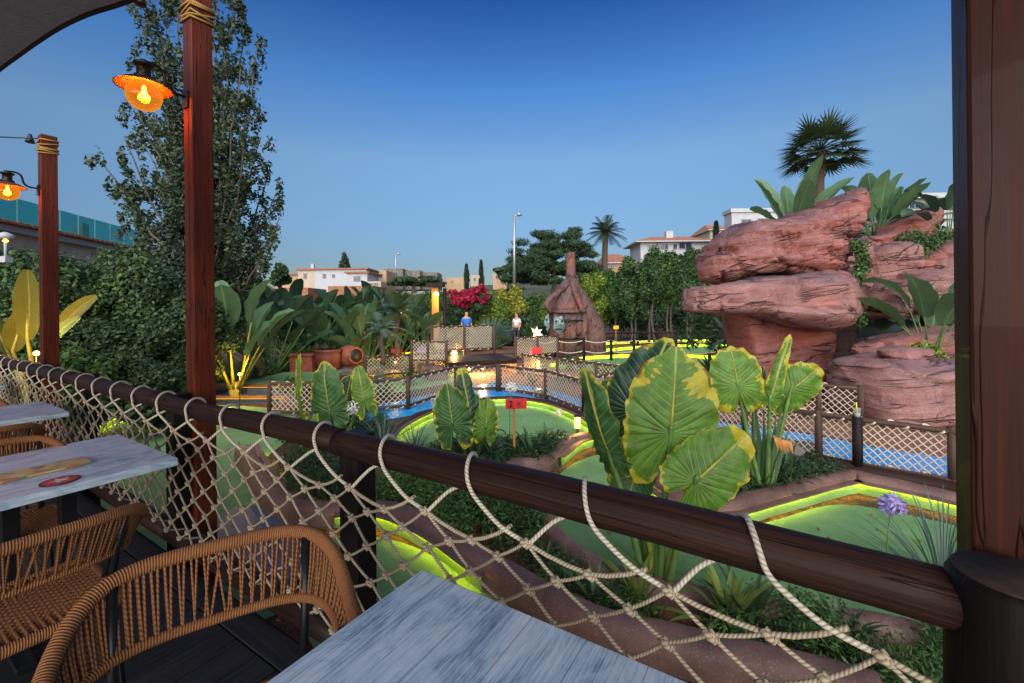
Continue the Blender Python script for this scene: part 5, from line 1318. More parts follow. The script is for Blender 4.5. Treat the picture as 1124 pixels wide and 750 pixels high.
dup(k1, G(835, 548), 3, .75, 'low strap leaved plant at the foot of the right elephant ears', gT)
dup(k1, G(885, 525), 4, .6, 'small strap leaved plant at the right end of the plant bed', gT)
k2 = tuft('lime striped strap leaved plant seen through the net under the biggest leaf', 'strap_leaf_plant', G(800, 690), strap(2, 18, .50, .065, 1.0, .6), 'b_lime', group=gT)
dup(k2, G(700, 668), 2, .9, 'lime striped strap leaved plant through the net left of the biggest plant', gT)
k3 = tuft('green strap leaved plant in the bed right of the lime striped ones', 'strap_leaf_plant', G(822, 695), strap(3, 20, .45, .06, 1.0, .7), 'b_strap', group=gT)
dup(k3, G(655, 672), 1, .8, 'green strap leaved plant low behind the net above the table corner', gT)
dup(k3, G(925, 715), 2, .8, 'green strap leaved plant behind the net near the bottom right', gT)
dup(k3, G(600, 622), 3, .6, 'small green strap leaved plant behind the net on the slope of the bed', gT)
dup(k3, G(395, 540), 3, .9, 'green strap leaved plant just under the handrail beside the dark rail post', gT)
grs = tuft('fine blue green grassy clump above the handrail left of centre', 'ornamental_grass', G(420, 500), strap(5, 130, .85, .012, 1.35, .9), 'b_blue', cat='grass clump', group='grassy clumps')
dup(grs, G(455, 505), 2, .8, 'second grassy clump closer to the number two green', 'grassy clumps')
dup(grs, G(392, 478), 1, .9, 'grassy clump behind the left elephant ear leaves', 'grassy clumps')
cy = tuft('feathery blue green cycad leaning in beside the right corner post', 'cycad_plant', G(1035, 655), strap(6, 90, .80, .014, 1.3, .5), 'b_blue', group=None)
fp = thing('silver_fan_palm', 'silvery green fan palm behind the footbridge net', 'plant', G(540, 384, -.2)); rs_ = random.Random(3)
for i in range(16):
    a = i*2.4; el = 1.4-1.2*i/16; dirh = Vector((math.cos(a), math.sin(a), 0)); c = fp.location+(dirh*math.cos(el)+ZV*math.sin(el))*.75; mb = MB(); mb.tube([fp.location, c], .018, 5)
    sd_ = dirh.cross(ZV); fd = (dirh*math.cos(el)+ZV*math.sin(el))
    for s_ in range(13):
        b = math.radians(-95+190*s_/12); dr = fd*math.cos(b)+sd_*math.sin(b); mb.ribbon([c, c+dr*.36, c+dr*.78-ZV*.05], [.02, .035, .003], sd_*math.cos(b)-fd*math.sin(b), .2, 2)
    mk('frond', mb, M['b_blue'], fp)

# low shrubs and ground cover in the beds
def cover(label, pts, n, size, mat, seed, h=.25, name='ground_cover', cat='ground cover'):
    # low mounds scattered inside the polygon (photo points on the ground)
    rs = np.random.RandomState(seed); pl = [G(x, y) for x, y in pts]; C = []; Rr = []
    xs = [p.x for p in pl]; ys = [p.y for p in pl]
    def ins(x, y):
        c = False
        for i in range(len(pl)):
            a, b_ = pl[i-1], pl[i]
            if (a.y > y) != (b_.y > y) and x < (b_.x-a.x)*(y-a.y)/(b_.y-a.y)+a.x: c = not c
        return c
    while len(C) < n:
        x = rs.uniform(min(xs), max(xs)); y = rs.uniform(min(ys), max(ys))
        if ins(x, y): s_ = .08+.12*rs.rand(); C.append((x, y, GZ+h*(.25+.5*rs.rand()))); Rr.append((s_*1.2, s_*1.2, h*(.35+.3*rs.rand())))
    V, F = leaves(C, Rr, 260, size, .5, .32, rs, .3); o = npmesh(name, V, F, M[mat]); return tag(o, label, cat, kind='stuff')
cover('dark low shrubs growing round the foot of the number sign', [(440,512),(480,500),(560,498),(622,492),(600,512),(560,520),(500,530),(450,525)], 70, .030, 'f_dark', 1, .28)
cover('green bedding shrubs behind the net below the handrail centre', [(395,545),(440,532),(520,540),(572,560),(600,610),(560,640),(500,600),(440,570),(400,562)], 60, .026, 'f_mid', 2, .30)
cover('dense green bush behind the net left of the dark rail post', [(305,530),(330,512),(372,516),(385,545),(370,562),(330,558)], 42, .022, 'f_dark', 3, .42)
cover('sparse green weeds in the mulch at the bottom right behind the net', [(760,690),(840,680),(960,700),(1060,730),(1040,790),(880,760),(790,720)], 26, .020, 'f_mid', 4, .26)
cover('fine leafed weeds in the mulch behind the net above the table corner', [(600,630),(650,650),(700,672),(720,700),(650,700),(600,670)], 14, .020, 'f_mid', 5, .20)
cover('leafy ground cover in the bed under the right elephant ears', [(790,548),(815,530),(850,520),(900,522),(925,532),(860,548),(800,562)], 46, .030, 'f_dark', 6, .30)
cover('low greenery along the near bank of the pool on the left', [(300,480),(340,474),(400,468),(430,466),(420,482),(390,500),(340,500)], 60, .030, 'f_mid', 7, .32)
cover('greenery at the foot of the palms left of the little net fence', [(240,416),(300,405),(340,402),(330,412),(260,424)], 50, .05, 'f_mid', 8, .5)
cover('hanging creeper between the pink block and the rounded boulder', [(930,440),(945,438),(950,470),(935,470)], 5, .03, 'f_lime', 9, .3) if 0 else None
cr = []
for i in range(26):
    q = i/25; cr.append(P(941+6*math.sin(q*7), 268+q*84, 9.5))
V, F = leaves([tuple(p) for p in cr], [(.10+.08*math.sin(i*1.3)**2,)*3 for i in range(26)], 90, .035, .2, .6)
tag(npmesh('creeper', V, F, M['f_mid']), 'green creeper hanging down the crack right of the overhang', 'creeper', kind='stuff')
V, F = leaves([tuple(P(1000+x, 262+y, 10.6)) for x, y in ((0,0),(14,6),(28,0),(-14,14),(36,12),(10,22),(-30,24),(46,20))], [(.35, .3, .22)]*8, 420, .05, .3, .4)
tag(npmesh('rock_shrub', V, F, M['f_mid']), 'grey green shrub growing over the top of the right boulders', 'shrub')
V, F = leaves([tuple(P(998+x, 386+y, 8.3)) for x, y in ((0,0),(14,-4),(26,2),(-10,4),(36,10),(20,14),(42,22))], [(.16, .14, .12)]*7, 90, .06, .3, .5)
tag(npmesh('leafy_shrub', V, F, M['f_lime']), 'lime leafed shrub sprouting beside the small flat pink stone', 'shrub')
V, F = leaves([tuple(P(756+x, 372+y, 15.5)) for x, y in ((0,0),(20,-10),(42,-14),(60,-6),(30,4),(10,-22),(50,-24))], [(.5, .4, .36)]*7, 200, .085, .3, .35)
tag(npmesh('rock_side_shrub', V, F, M['f_dark']), 'dark feathery shrub against the leg of the rock overhang', 'shrub')

# ------------------------------------------------------------------ elephant ear leaves
def aleaf(O, T, wid, nrm, mat, parent, lobe=.42, cup=.10, bendz=.12, ruf=.02, seed=0, stem_to=None, na=132, nrr=26, sr=.016):
    O = Vector(O); T = Vector(T); Y = (T-O); L = Y.length; Y.normalize(); nv = Vector(nrm); nv = (nv-Y*nv.dot(Y)).normalized(); X = Y.cross(nv).normalized(); W = wid/2/L
    mb = MB(); lm = []; th0 = math.radians(52)
    def RR_(th):
        a = abs(th)
        # heart outline: tip 1, sides W, lobes back, notch
        y1 = math.cos(a); x1 = math.sin(a)
        e = 1/max(1e-6, math.sqrt((x1/W)**2+(y1/(1.0 if y1 > 0 else lobe*1.25))**2))
        e *= 1.0+.05*math.sin(2*a)**2
        tipf = math.exp(-(a/.12)**2)*.03
        notch = 1-.86*math.exp(-((PI-a)/.20)**2)
        return (e+tipf)*notch*(1+.025*math.sin(a*17+seed)+.012*math.sin(a*31))
    V0 = []; UVv = []; LM = []
    for i in range(nrr+1):
        q = i/nrr
        for j in range(na+1):
            th = -PI+2*PI*j/na; r = RR_(th)*q; x = math.sin(th)*r; y = math.cos(th)*r; ax = abs(x)
            s_ = y-.62*ax-.25*ax*ax
            ph = s_/.105 if s_ > 0 else -(abs(math.atan2(ax, y))-math.radians(58))/math.radians(15)
            if s_ <= 0: ph = min(ph, 0)
            z = -cup*(ax/W)**1.6*.5*W*2+ (-bendz*max(0, y)**2.2) + (-.20*max(0, -y)**1.5)
            z += .016*(abs(math.sin(PI*ph))-.5)*min(1, q*2.5)*(1.15-q*.3)*(1 if ax > .02 else 0) + .018*(1-math.exp(-ax/.03))
            z += ruf*q**5*math.sin(th*15+seed)*1.3+.045*q*noise.noise(Vector((x*2.2, y*2.2, seed*3.3)))*2+.03*q*q*noise.noise(Vector((x*5, y*5, seed)))*2
            V0.append(O+(X*x+Y*y+nv*z)*L); UVv.append((x, y)); LM.append((q, ph+100))
    mb.V = V0
    for i in range(nrr):
        for j in range(na):
            a = i*(na+1)+j; idx = (a, a+1, a+na+2, a+na+1)
            mb.face(idx, [UVv[k] for k in idx]); lm.extend([LM[k] for k in idx])
    o = mk('leaf', mb, [M[mat], M['stemy']], parent)
    l2 = o.data.uv_layers.new(name='LeafMap'); l2.data.foreach_set('uv', np.array(lm, dtype=np.float32).ravel())
    rb = MB(); rb.tube([O-nv*L*.006, O+Y*L*.5-nv*L*(.006+bendz*.22), O+Y*L*.93-nv*L*(.004+bendz*.85)], [sr*.9, sr*.5, sr*.15], 6)
    rb.tube([O+Y*L*q+nv*L*(.008-bendz*q**2.2) for q in (0, .25, .5, .75, .93)], [sr*.62, sr*.5, sr*.38, sr*.25, sr*.1], 6)
    mk('midrib', rb, M['stemy'], o)
    if stem_to is not None:
        s0 = Vector(stem_to); md = s0.lerp(O, .55)+(nv*-.04)
        mk('stalk', MB().tube(crom([s0, md, O-nv*L*.004, O+Y*L*.06], 6), [sr*1.9-(sr*1.15)*k/18 for k in range(19)], 8), M['stem'], parent)
    return o
E1 = thing('elephant_ear_plant', 'largest elephant ear plant with huge yellow edged leaves above the handrail', 'plant', G(722, 655), 'elephant ear plants')
b = E1.location
aleaf(P(736, 476, 3.15), P(744, 385, 3.22), .66, (-.15, -1, .15), 'al_y', E1, .62, seed=1, stem_to=b+Vector((.02, .02, 0)), sr=.018)
aleaf(P(763, 529, 3.0), P(821, 477, 3.05), .48, (.1, -1, .35), 'al_y', E1, .34, seed=4, stem_to=b+Vector((.05, -.03, 0)), bendz=.05, sr=.017)
aleaf(P(697, 452, 3.55), P(733, 372, 3.7), .58, (-.35, -1, .1), 'al_d', E1, .5, seed=7, stem_to=b+Vector((0, .08, 0)), ruf=.05, cup=.3)
aleaf(P(668, 497, 3.25), P(636, 412, 3.2), .30, (-.75, -.7, .1), 'al_g', E1, .35, seed=9, stem_to=b+Vector((-.08, .02, 0)), cup=.35)
aleaf(P(674, 470, 3.8), P(668, 415, 3.9), .40, (-.4, -1, .3), 'al_d', E1, .4, seed=12, stem_to=b+Vector((-.04, .1, 0)), cup=.3, ruf=.05)
aleaf(P(700, 505, 3.45), P(688, 560, 3.3), .40, (.1, -1, .5), 'al_g', E1, .4, seed=14, stem_to=b+Vector((-.03, .08, 0)), cup=.4)
for i, (x, y) in enumerate(((668, 590), (704, 560), (716, 555), (742, 575), (690, 598))):
    e = P(x, y, 3.3); mb = MB(); mb.ribbon([b+Vector((.03*i-.06, 0, 0)), b.lerp(e, .5)+Vector((.01, 0, .03)), e], [.03, .028, .004], (1, .2, 0), .4, 2); mk('leaf_sheath', mb, M['b_lime'] if i % 2 else M['b_strap'], E1)
E2 = thing('elephant_ear_plant', 'elephant ear plant with an upright speckled furled leaf, right of the largest', 'plant', G(838, 548), 'elephant ear plants'); b = E2.location
aleaf(P(810, 424, 4.9), P(803, 381, 4.95), .58, (-.2, -1, .2), 'al_y', E2, .62, seed=3, stem_to=b, bendz=.1)
aleaf(P(868, 428, 5.0), P(901, 404, 4.9), .46, (.25, -1, .5), 'al_y', E2, .75, seed=5, stem_to=b+Vector((.05, 0, 0)), cup=.25)
aleaf(P(845, 440, 4.8), P(866, 368, 4.85), .17, (-.6, -.8, .1), 'al_y', E2, .12, seed=8, stem_to=b+Vector((.02, -.03, 0)), cup=.5)
aleaf(P(828, 436, 5.2), P(842, 404, 5.3), .34, (.6, -1, .1), 'al_d', E2, .5, seed=11, stem_to=b+Vector((0, .06, 0)), cup=.4)
for i, (x, y) in enumerate(((812, 455), (828, 440), (838, 450), (852, 455), (866, 470), (858, 445))):
    e = P(x, y, 5.0); mb = MB(); mb.ribbon([b+Vector((.04*i-.1, 0, 0)), b.lerp(e, .5), e], [.035, .045, .006], (1, .2, 0), .45, 2); mk('leaf_sheath', mb, M['b_strap'], E2)
e = MB()
for k in range(5): e.ribbon([P(850+k*3, 478+k*2, 4.75), P(856+k*3, 486, 4.7), P(855+k*4, 494+k, 4.75)], [.015, .045, .01], (1, .3, .2*k), .5, 3)
mk('withered_leaf', e, plain('withered_orange_leaf', (.40, .17, .04), .8, 0, 20, .5), E2)
E3 = thing('elephant_ear_plant', 'elephant ear plant with two pleated leaves left of the red number sign', 'plant', G(515, 512), 'elephant ear plants'); b = E3.location
aleaf(P(497, 466, 5.6), P(490, 424, 5.6), .52, (-.2, -1, .2), 'al_g', E3, .66, seed=2, stem_to=b, ruf=.04)
aleaf(P(516, 462, 5.7), P(509, 404, 5.9), .34, (.5, -1, .1), 'al_d', E3, .5, seed=6, stem_to=b+Vector((.05, .05, 0)), cup=.3, ruf=.05)
aleaf(P(533, 470, 5.6), P(536, 438, 5.6), .32, (.2, -1, .2), 'al_y', E3, .6, seed=10, stem_to=b+Vector((.08, 0, 0)), cup=.2, ruf=.04)
E4 = thing('elephant_ear_plant', 'left elephant ear plant in front of the clay pots, one leaf glowing yellow', 'plant', G(358, 498), 'elephant ear plants'); b = E4.location
aleaf(P(362, 452, 6.6), P(352, 400, 6.6), .58, (-.1, -1, .2), 'al_g', E4, .35, seed=21, stem_to=b)
aleaf(P(330, 450, 6.5), P(318, 392, 6.5), .30, (-.8, -.6, .1), 'al_y', E4, .45, seed=22, stem_to=b+Vector((-.06, 0, 0)), cup=.3)
aleaf(P(378, 446, 6.8), P(386, 412, 6.9), .40, (.5, -1, .1), 'al_d', E4, .4, seed=23, stem_to=b+Vector((.06, .05, 0)), cup=.3)
aleaf(P(400, 440, 6.7), P(392, 402, 6.8), .34, (.2, -1, .2), 'al_y', E4, .5, seed=24, stem_to=b+Vector((.12, .02, 0)), cup=.2)
aleaf(P(338, 466, 6.4), P(330, 490, 6.3), .28, (-.1, -1, .3), 'al_y', E4, .5, seed=25, stem_to=b+Vector((-.06, .02, 0)), cup=.2)
# agapanthus
def agap(pos, h, mat, label, r=.07):
    t = thing('agapanthus_flower', label, 'flower', pos); top = pos+Vector((.03, 0, h)); mk('stalk', MB().tube([pos, pos.lerp(top, .5)+Vector((-.02, 0, 0)), top], .006, 6), M['stem'], t); mb = MB(); rs = random.Random(int(h*100)+int(pos.x*10))
    for i in range(46):
        d = Vector((rs.gauss(0, 1), rs.gauss(0, 1), rs.gauss(.2, .8))).normalized(); c = top+d*r*rs.uniform(.5, 1); s_ = d.orthogonal().normalized()
        for k in range(3):
            s2 = Matrix.Rotation(k*2.1, 3, d) @ s_; mb.ribbon([c, c+(d*.5+s2)*r*.3, c+(d*.4+s2*1.6)*r*.36], [.003, r*.10, .002], d.cross(s2), .1, 1)
    mk('petals', mb, M[mat], t, kind='stuff')
agap(G(975, 640), .62, 'lilac', 'lilac agapanthus flower head in front of the right green', .085)
agap(G(386, 498), .72, 'petal', 'white flower head beside the left elephant ear plant', .11)
agap(G(560, 490), .62+.32, 'petal', 'white flower spike just behind the red number sign', .09)
agap(G(462, 408), .75, 'lilac', 'small lilac flower head behind the little net fence', .16)
agap(G(612, 480), .42, 'petal', 'pale flower in front of the little path lantern', .06)

# planting that fills the banks round the footbridge and the far greens
fill = [(448, 424, 'k', .9), (470, 416, 'g', .8), (585, 424, 'k', .8), (612, 428, 'g', .7), (505, 404, 'k', 1.1), (625, 408, 's', .9), (660, 412, 's', .8), (700, 418, 'g', 1.0), (560, 402, 'g', .9), (432, 404, 's', 1.0), (415, 420, 'g', .9), (475, 398, 's', 1.2), (600, 398, 's', 1.1), (520, 386, 's', 1.4), (585, 380, 's', 1.5), (548, 384, 'k', 1.6), (612, 388, 'k', 1.3), (740, 408, 's', 1.0), (780, 414, 'k', 1.2), (365, 440, 'k', 1.0), (330, 438, 's', .9), (420, 440, 'k', .9), (880, 430, 'k', 1.2), (845, 424, 's', 1.1)]
places = ['left of the net fence bend', 'by the little net fence', 'behind the net right of the bridge', 'near the pool corner', 'at the left foot of the bridge', 'behind the two post net', 'behind the corner fence', 'by the running back fence', 'under the right end of the bridge', 'below the toppled jar', 'on the left bank', 'behind the little net fence', 'under the far red sign', 'behind the bridge netting', 'below the person in white', 'in the middle behind the bridge', 'left of the kiln foot', 'beyond the biggest leaf', 'left of the overhang leg', 'beside the timber steps', 'at the right end of the steps', 'on the near left bank', 'in front of the cave', 'at the foot of the overhang leg']
for i, ((x, y, kd, sc), pl_) in enumerate(zip(fill, places)):
    g = G(x, y)
    if kd == 'k': dup([k1, k2, k3][i % 3], g, i*1.3, sc*1.25, ('lime striped' if i % 3 == 1 else 'green')+' strap leaved plant '+pl_, gT)
    elif kd == 'g': dup(grs, g, i*1.1, sc*.9, 'grassy clump '+pl_, 'grassy clumps')
    else:
        t = thing('bed_shrub', 'small leafy shrub '+pl_, 'shrub', g, 'small shrubs in the beds'); bush(t, g+ZV*.32*sc, .5*sc, .4*sc, .38*sc, 260, .045, ('f_mid', 'f_dark', 'f_lime', 'f_var')[i % 4], 300+i, 9)
# dead leaves blown over greens, kerbs and mulch
rs = np.random.RandomState(77); c = []; 
for i in range(260):
    x = rs.uniform(240, 1060); y = 455+rs.rand()**1.3*300; p = G(x, y); c.append((p.x, p.y, GZ+.022+.006*rs.rand()))
c = np.array(c); a = rs.rand(len(c))*6.28; s_ = (.014+.02*rs.rand(len(c)))[:, None]
t_ = np.stack([np.cos(a), np.sin(a), rs.normal(size=len(c))*.25], 1)*s_; b_ = np.stack([-np.sin(a), np.cos(a), rs.normal(size=len(c))*.3], 1)*s_*.45
V, F = quads(c, t_, b_); tag(npmesh('fallen_leaves', V, F, m_fol('dry_leaf', (.12, .05, .015), (.28, .13, .035), (.45, .30, .06))), 'dry leaves scattered over the greens and mulch', 'fallen leaves', kind='stuff')
# ------------------------------------------------------------------ clay pots
def pot(c, prof, ax, label, mat='terra', name='clay_pot'):
    t = thing(name, label, 'pot', c, 'terracotta pots'); mk('body', MB().lathe(c, prof, 28, 0, ax), M[mat], t)
    r0 = prof[-1][0]; z0 = prof[-1][1]; mk('inside', MB().lathe(c+Vector(ax).normalized()*(z0+.001), [(r0*.90, 0), (r0*.89, .003)], 24, 0, ax), M['ink'], t); return t  # black disc over the capped mouth stands in for the hollow's shade
c = G(384, 409); c.z = GZ+.34+.25
pot(c, [(.16, -.55), (.26, -.5), (.36, -.30), (.40, -.05), (.36, .18), (.27, .30), (.25, .36), (.30, .40), (.30, .44), (.26, .45)], Vector((.75, -.62, .10)), 'round clay jar toppled on its side, dark mouth facing right')
c = G(361, 411); c.z = GZ+.35+.1
pot(c, [(.26, -.35), (.38, -.2), (.45, .05), (.46, .22), (.44, .34), (.47, .37), (.47, .42), (.43, .43)], ZV, 'wide dark clay pot between the square pot and the toppled jar', 'terrad')
c = G(335, 412); t = thing('square_planter', 'square terracotta planter left of the round clay pots', 'pot', c, 'terracotta pots')
mk('body', MB().box(c+ZV*.36, .38, .33, .36), M['terra'], t, smooth=False, bevel=.03); mk('rim', MB().box(c+ZV*.73, .42, .37, .05), M['terra'], t, smooth=False, bevel=.02); mk('soil', MB().box(c+ZV*.79, .33, .28, .006), M['soil'], t, smooth=False)
o = MB(); 
tag(mk('plinth', MB().box(G(365, 411)+Vector((.2, .25, .07)), 1.1, .5, .09), M['stone'], None, smooth=False, bevel=.03), 'low stone ledge the clay pots rest on', 'ledge')

# ------------------------------------------------------------------ signs
def textmesh(txt, size, c, mat, parent, name='lettering', right=Vector((1, 0, 0)), up=ZV):
    cu = bpy.data.curves.new('t', 'FONT'); cu.body = txt; cu.size = size; cu.align_x = 'CENTER'; cu.align_y = 'CENTER'; cu.extrude = .002; cu.offset = size*.02
    ob = bpy.data.objects.new('t', cu); S.collection.objects.link(ob); dg = bpy.context.evaluated_depsgraph_get(); me = bpy.data.meshes.new_from_object(ob.evaluated_get(dg)); bpy.data.objects.remove(ob)
    nrm = right.cross(up); 
    me.transform(Matrix((right, up, nrm)).transposed().to_4x4()); me.transform(Matrix.Translation(c-wloc(parent))); me.materials.clear(); me.materials.append(mat)
    o = link(bpy.data.objects.new(name, me)); o.parent = parent; return o
sg = thing('hole_sign', 'red board with a dark 2 on a yellow wooden stake beside the pleated leaves', 'sign', G(565, 508)); d = sg.location.y
top = P(566.5, 443, d); mk('stake', MB().box(Vector((P(564.5, 480, d).x, d, (GZ+P(0, 447, d).z)/2)), .018, .012, (P(0, 447, d).z-GZ)/2), M['blond'], sg, smooth=False, bevel=.002)
ry = .12; rgt = Vector((math.cos(ry), -math.sin(ry), .06)).normalized()
mk('board', MB().box(top-Vector((0, .03, 0)), .152, .010, .070, rgt, Vector((rgt.y, -rgt.x, 0))*-1, ZV), M['redsign'], sg, smooth=False, bevel=.003)
textmesh('2', .125, top-Vector((.075, .0475, 0)), M['ink'], sg, 'numeral', rgt)
mb = MB(); q = top+Vector((.055, -.0475, 0))
for (x0, z0, x1, z1) in ((-.035, -.04, -.03, .035), (0, -.04, -.005, .04), (-.03, .0, .04, .035), (.03, -.045, .035, .01)): mb.tube([q+Vector((x0, 0, z0)), q+Vector((x1, 0, z1))], .004, 5)
mk('golfer_mark', mb, M['ink'], sg)
for (px, py, d, yb, lb) in ((588, 385, 15.5, 400, 'small red board on an orange lit post beyond the net fence corner'), (436, 386.5, 17, 395, 'small red board on the far turf left of the footbridge')):
    c = P(px, py, d); t = thing('hole_sign', lb, 'sign', Vector((c.x, d, GZ))); mk('stake', MB().box(Vector((c.x, d, (GZ+c.z)/2)), .03, .02, (c.z-GZ)/2), M['blond'], t, smooth=False); mk('board', MB().box(c-Vector((0, .04, 0)), .22, .015, .12), M['redsign'], t, smooth=False, bevel=.004)
c = P(676, 359.5, 22); t = thing('yellow_sign', 'small yellow plate on a post in front of the hedge trees', 'sign', Vector((c.x, 22, GZ))); mk('stake', MB().tube([Vector((c.x, 22, GZ)), c], .03, 6), M['blond'], t); mk('board', MB().box(c-Vector((0, .05, 0)), .13, .012, .09), M['yellow'], t, smooth=False)
# hoop obstacle on the number two green
t = thing('hoop_obstacle', 'two dark arched hoops on the number two green beside the sign', 'hoops', G(548, 488))
for dz, x in ((0, 549), (.0, 551)):
    g = G(x, 478 if x == 549 else 490); mk('hoop', MB().tube([g+Vector((.10*math.cos(a), 0, .10*math.sin(a))) for a in [PI*k/10 for k in range(11)]], .010, 6), M['black'], t)
# lanterns in the garden
def bollard(px, ybot, ytop, label, pw, d=None):
    g = G(px, ybot) if d is None else Vector((P(px, ybot, d).x, d, P(px, ybot, d).z)); top = P(px, ytop, g.y); h = top.z-g.z; t = thing('path_lantern', label, 'path lantern', g, 'glowing path lanterns')
    mk('stem', MB().tube([g, g+ZV*h*.45], .03, 8), M['black'], t); mk('glass', MB().lathe(g+ZV*h*.45, [(.045, 0), (.05, h*.05), (.05, h*.40), (.045, h*.45)], 14), M['warm'], t); mk('cap', MB().lathe(g+ZV*h*.9, [(.06, 0), (.06, h*.04), (.02, h*.1)], 14), M['black'], t)
    l = bpy.data.lights.new('lantern_light', 'POINT'); l.energy = pw; l.color = (1, .5, .12); l.shadow_soft_size = .06; o = link(bpy.data.objects.new('lantern_light', l)); o.parent = t; o.location = (0, -.10, h*.8)
bollard(634, 482, 455, 'small glowing path lantern at the right end of the number two green', 5)
bollard(591, 414, 394, 'orange glowing lantern behind the net fence under the far red sign', 12)
def poleamp(px, ytop, d, label, hh=.28):
    c = P(px, ytop, d); t = thing('pole_lantern', label, 'lantern', Vector((c.x, d, GZ))); mk('pole', MB().tube([Vector((c.x, d, GZ)), c], .03, 8), M['dpost'], t); mk('glass', MB().lathe(c, [(.06, 0), (.09, .05), (.09, hh*.8), (.06, hh)], 12), M['warmhot'], t); mk('cap', MB().lathe(c+ZV*hh, [(.12, 0), (.02, .12)], 12), M['black'], t)
poleamp(456, 337, 20, 'lit lantern on a thin pole among the dark palms left of the bridge')
c = P(478.5, 345, 21); t = thing('lit_post', 'thick post glowing orange with a lamp near its top, left of the bougainvillea', 'post', Vector((c.x, 21, GZ)))
mk('post', MB().box(Vector((c.x, 21, (GZ+P(478, 316, 21).z)/2)), .17, .17, (P(478, 316, 21).z-GZ)/2), M['blond'], t, smooth=False, bevel=.02); mk('cap', MB().box(P(478, 313, 21), .42, .3, .10), M['dpost'], t, smooth=False)
mk('bulb', MB().lathe(P(479, 323, 20.6), [(.001, -.12), (.11, -.05), (.11, .05), (.001, .12)], 12), M['warmhot'], t)
l = bpy.data.lights.new('post_light', 'POINT'); l.energy = 30; l.color = (1, .5, .12); l.shadow_soft_size = .1; o = link(bpy.data.objects.new('post_light', l)); o.parent = t; o.location = P(479, 330, 20.35)-t.location
c = P(588.5, 366, 16); t = thing('star_lantern', 'lit bulb inside a white star shaped shade above the far red sign', 'lantern', Vector((c.x, 16, GZ)))
mk('pole', MB().tube([Vector((c.x, 16, GZ)), c-ZV*.1], .03, 8), M['dpost'], t); mk('bulb', MB().lathe(c, [(.001, -.10), (.08, -.04), (.08, .04), (.001, .10)], 12), M['warmhot'], t)
mb = MB()
for k in range(6): a = -1.2+k*.85; dd = Vector((math.cos(a*1.0-PI/2+.8), 0, math.sin(a-PI/2+.8))); mb.ribbon([c+Vector((0, .06, 0)), c+dd*.12+Vector((0, .05, 0)), c+dd*.27], [.03, .07, .004], Vector((dd.z, 0, -dd.x)), .3, 2)
mk('petal_shade', mb, M['petal'], t)
# street lamps
def street_lamp(px, ytop, ybot, d, label, r=.07, hd=.38):
    top = P(px, ytop, d); bot = P(px, ybot, d); t = thing('street_lamp', label, 'street lamp', bot, 'grey street lamps'); mk('pole', MB().tube([bot, top], [r*1.4, r], 10), M['steel'], t)
    mk('arm', MB().tube([top-ZV*.1, top+Vector((hd*1.1, 0, .02))], r*.7, 8), M['steel'], t); c = top+Vector((hd*1.3, 0, .03)); mk('head', MB().lathe(c, [(.001, .16), (hd*.5, .13), (hd*.78, .02), (hd*.74, -.10), (.001, -.17)], 18), M['steel'], t)
street_lamp(564.5, 236, 318, 38, 'tall grey street lamp in front of the round pine', .09, .32)
street_lamp(434.5, 279, 306, 80, 'small double headed street lamp on the skyline left of centre', .10, .4)
# cup with straw on the fence post
c = P(941, 458, 5.42); t = thing('drink_cup', 'clear cup with a yellow straw standing on the fence post before the pink block', 'cup', c)
mk('cup', MB().lathe(c, [(.028, 0), (.042, .11), (.044, .115)], 18), M['clear'], t); mk('drink', MB().lathe(c+ZV*.002, [(.026, 0), (.034, .05), (.001, .051)], 16), M['f_lime'] if 0 else plain('pale_drink', (.50, .52, .45), .2), t); mk('straw', MB().tube([c+ZV*.01, c+Vector((-.012, 0, .185))], .008, 8), M['yellow'], t)
o = tag(mk('fence_post', MB().tube([Vector((c.x, c.y, GZ)), c-ZV*.002], .055, 12), M['dpost']), 'dark fence post carrying the cup with the straw', 'post')

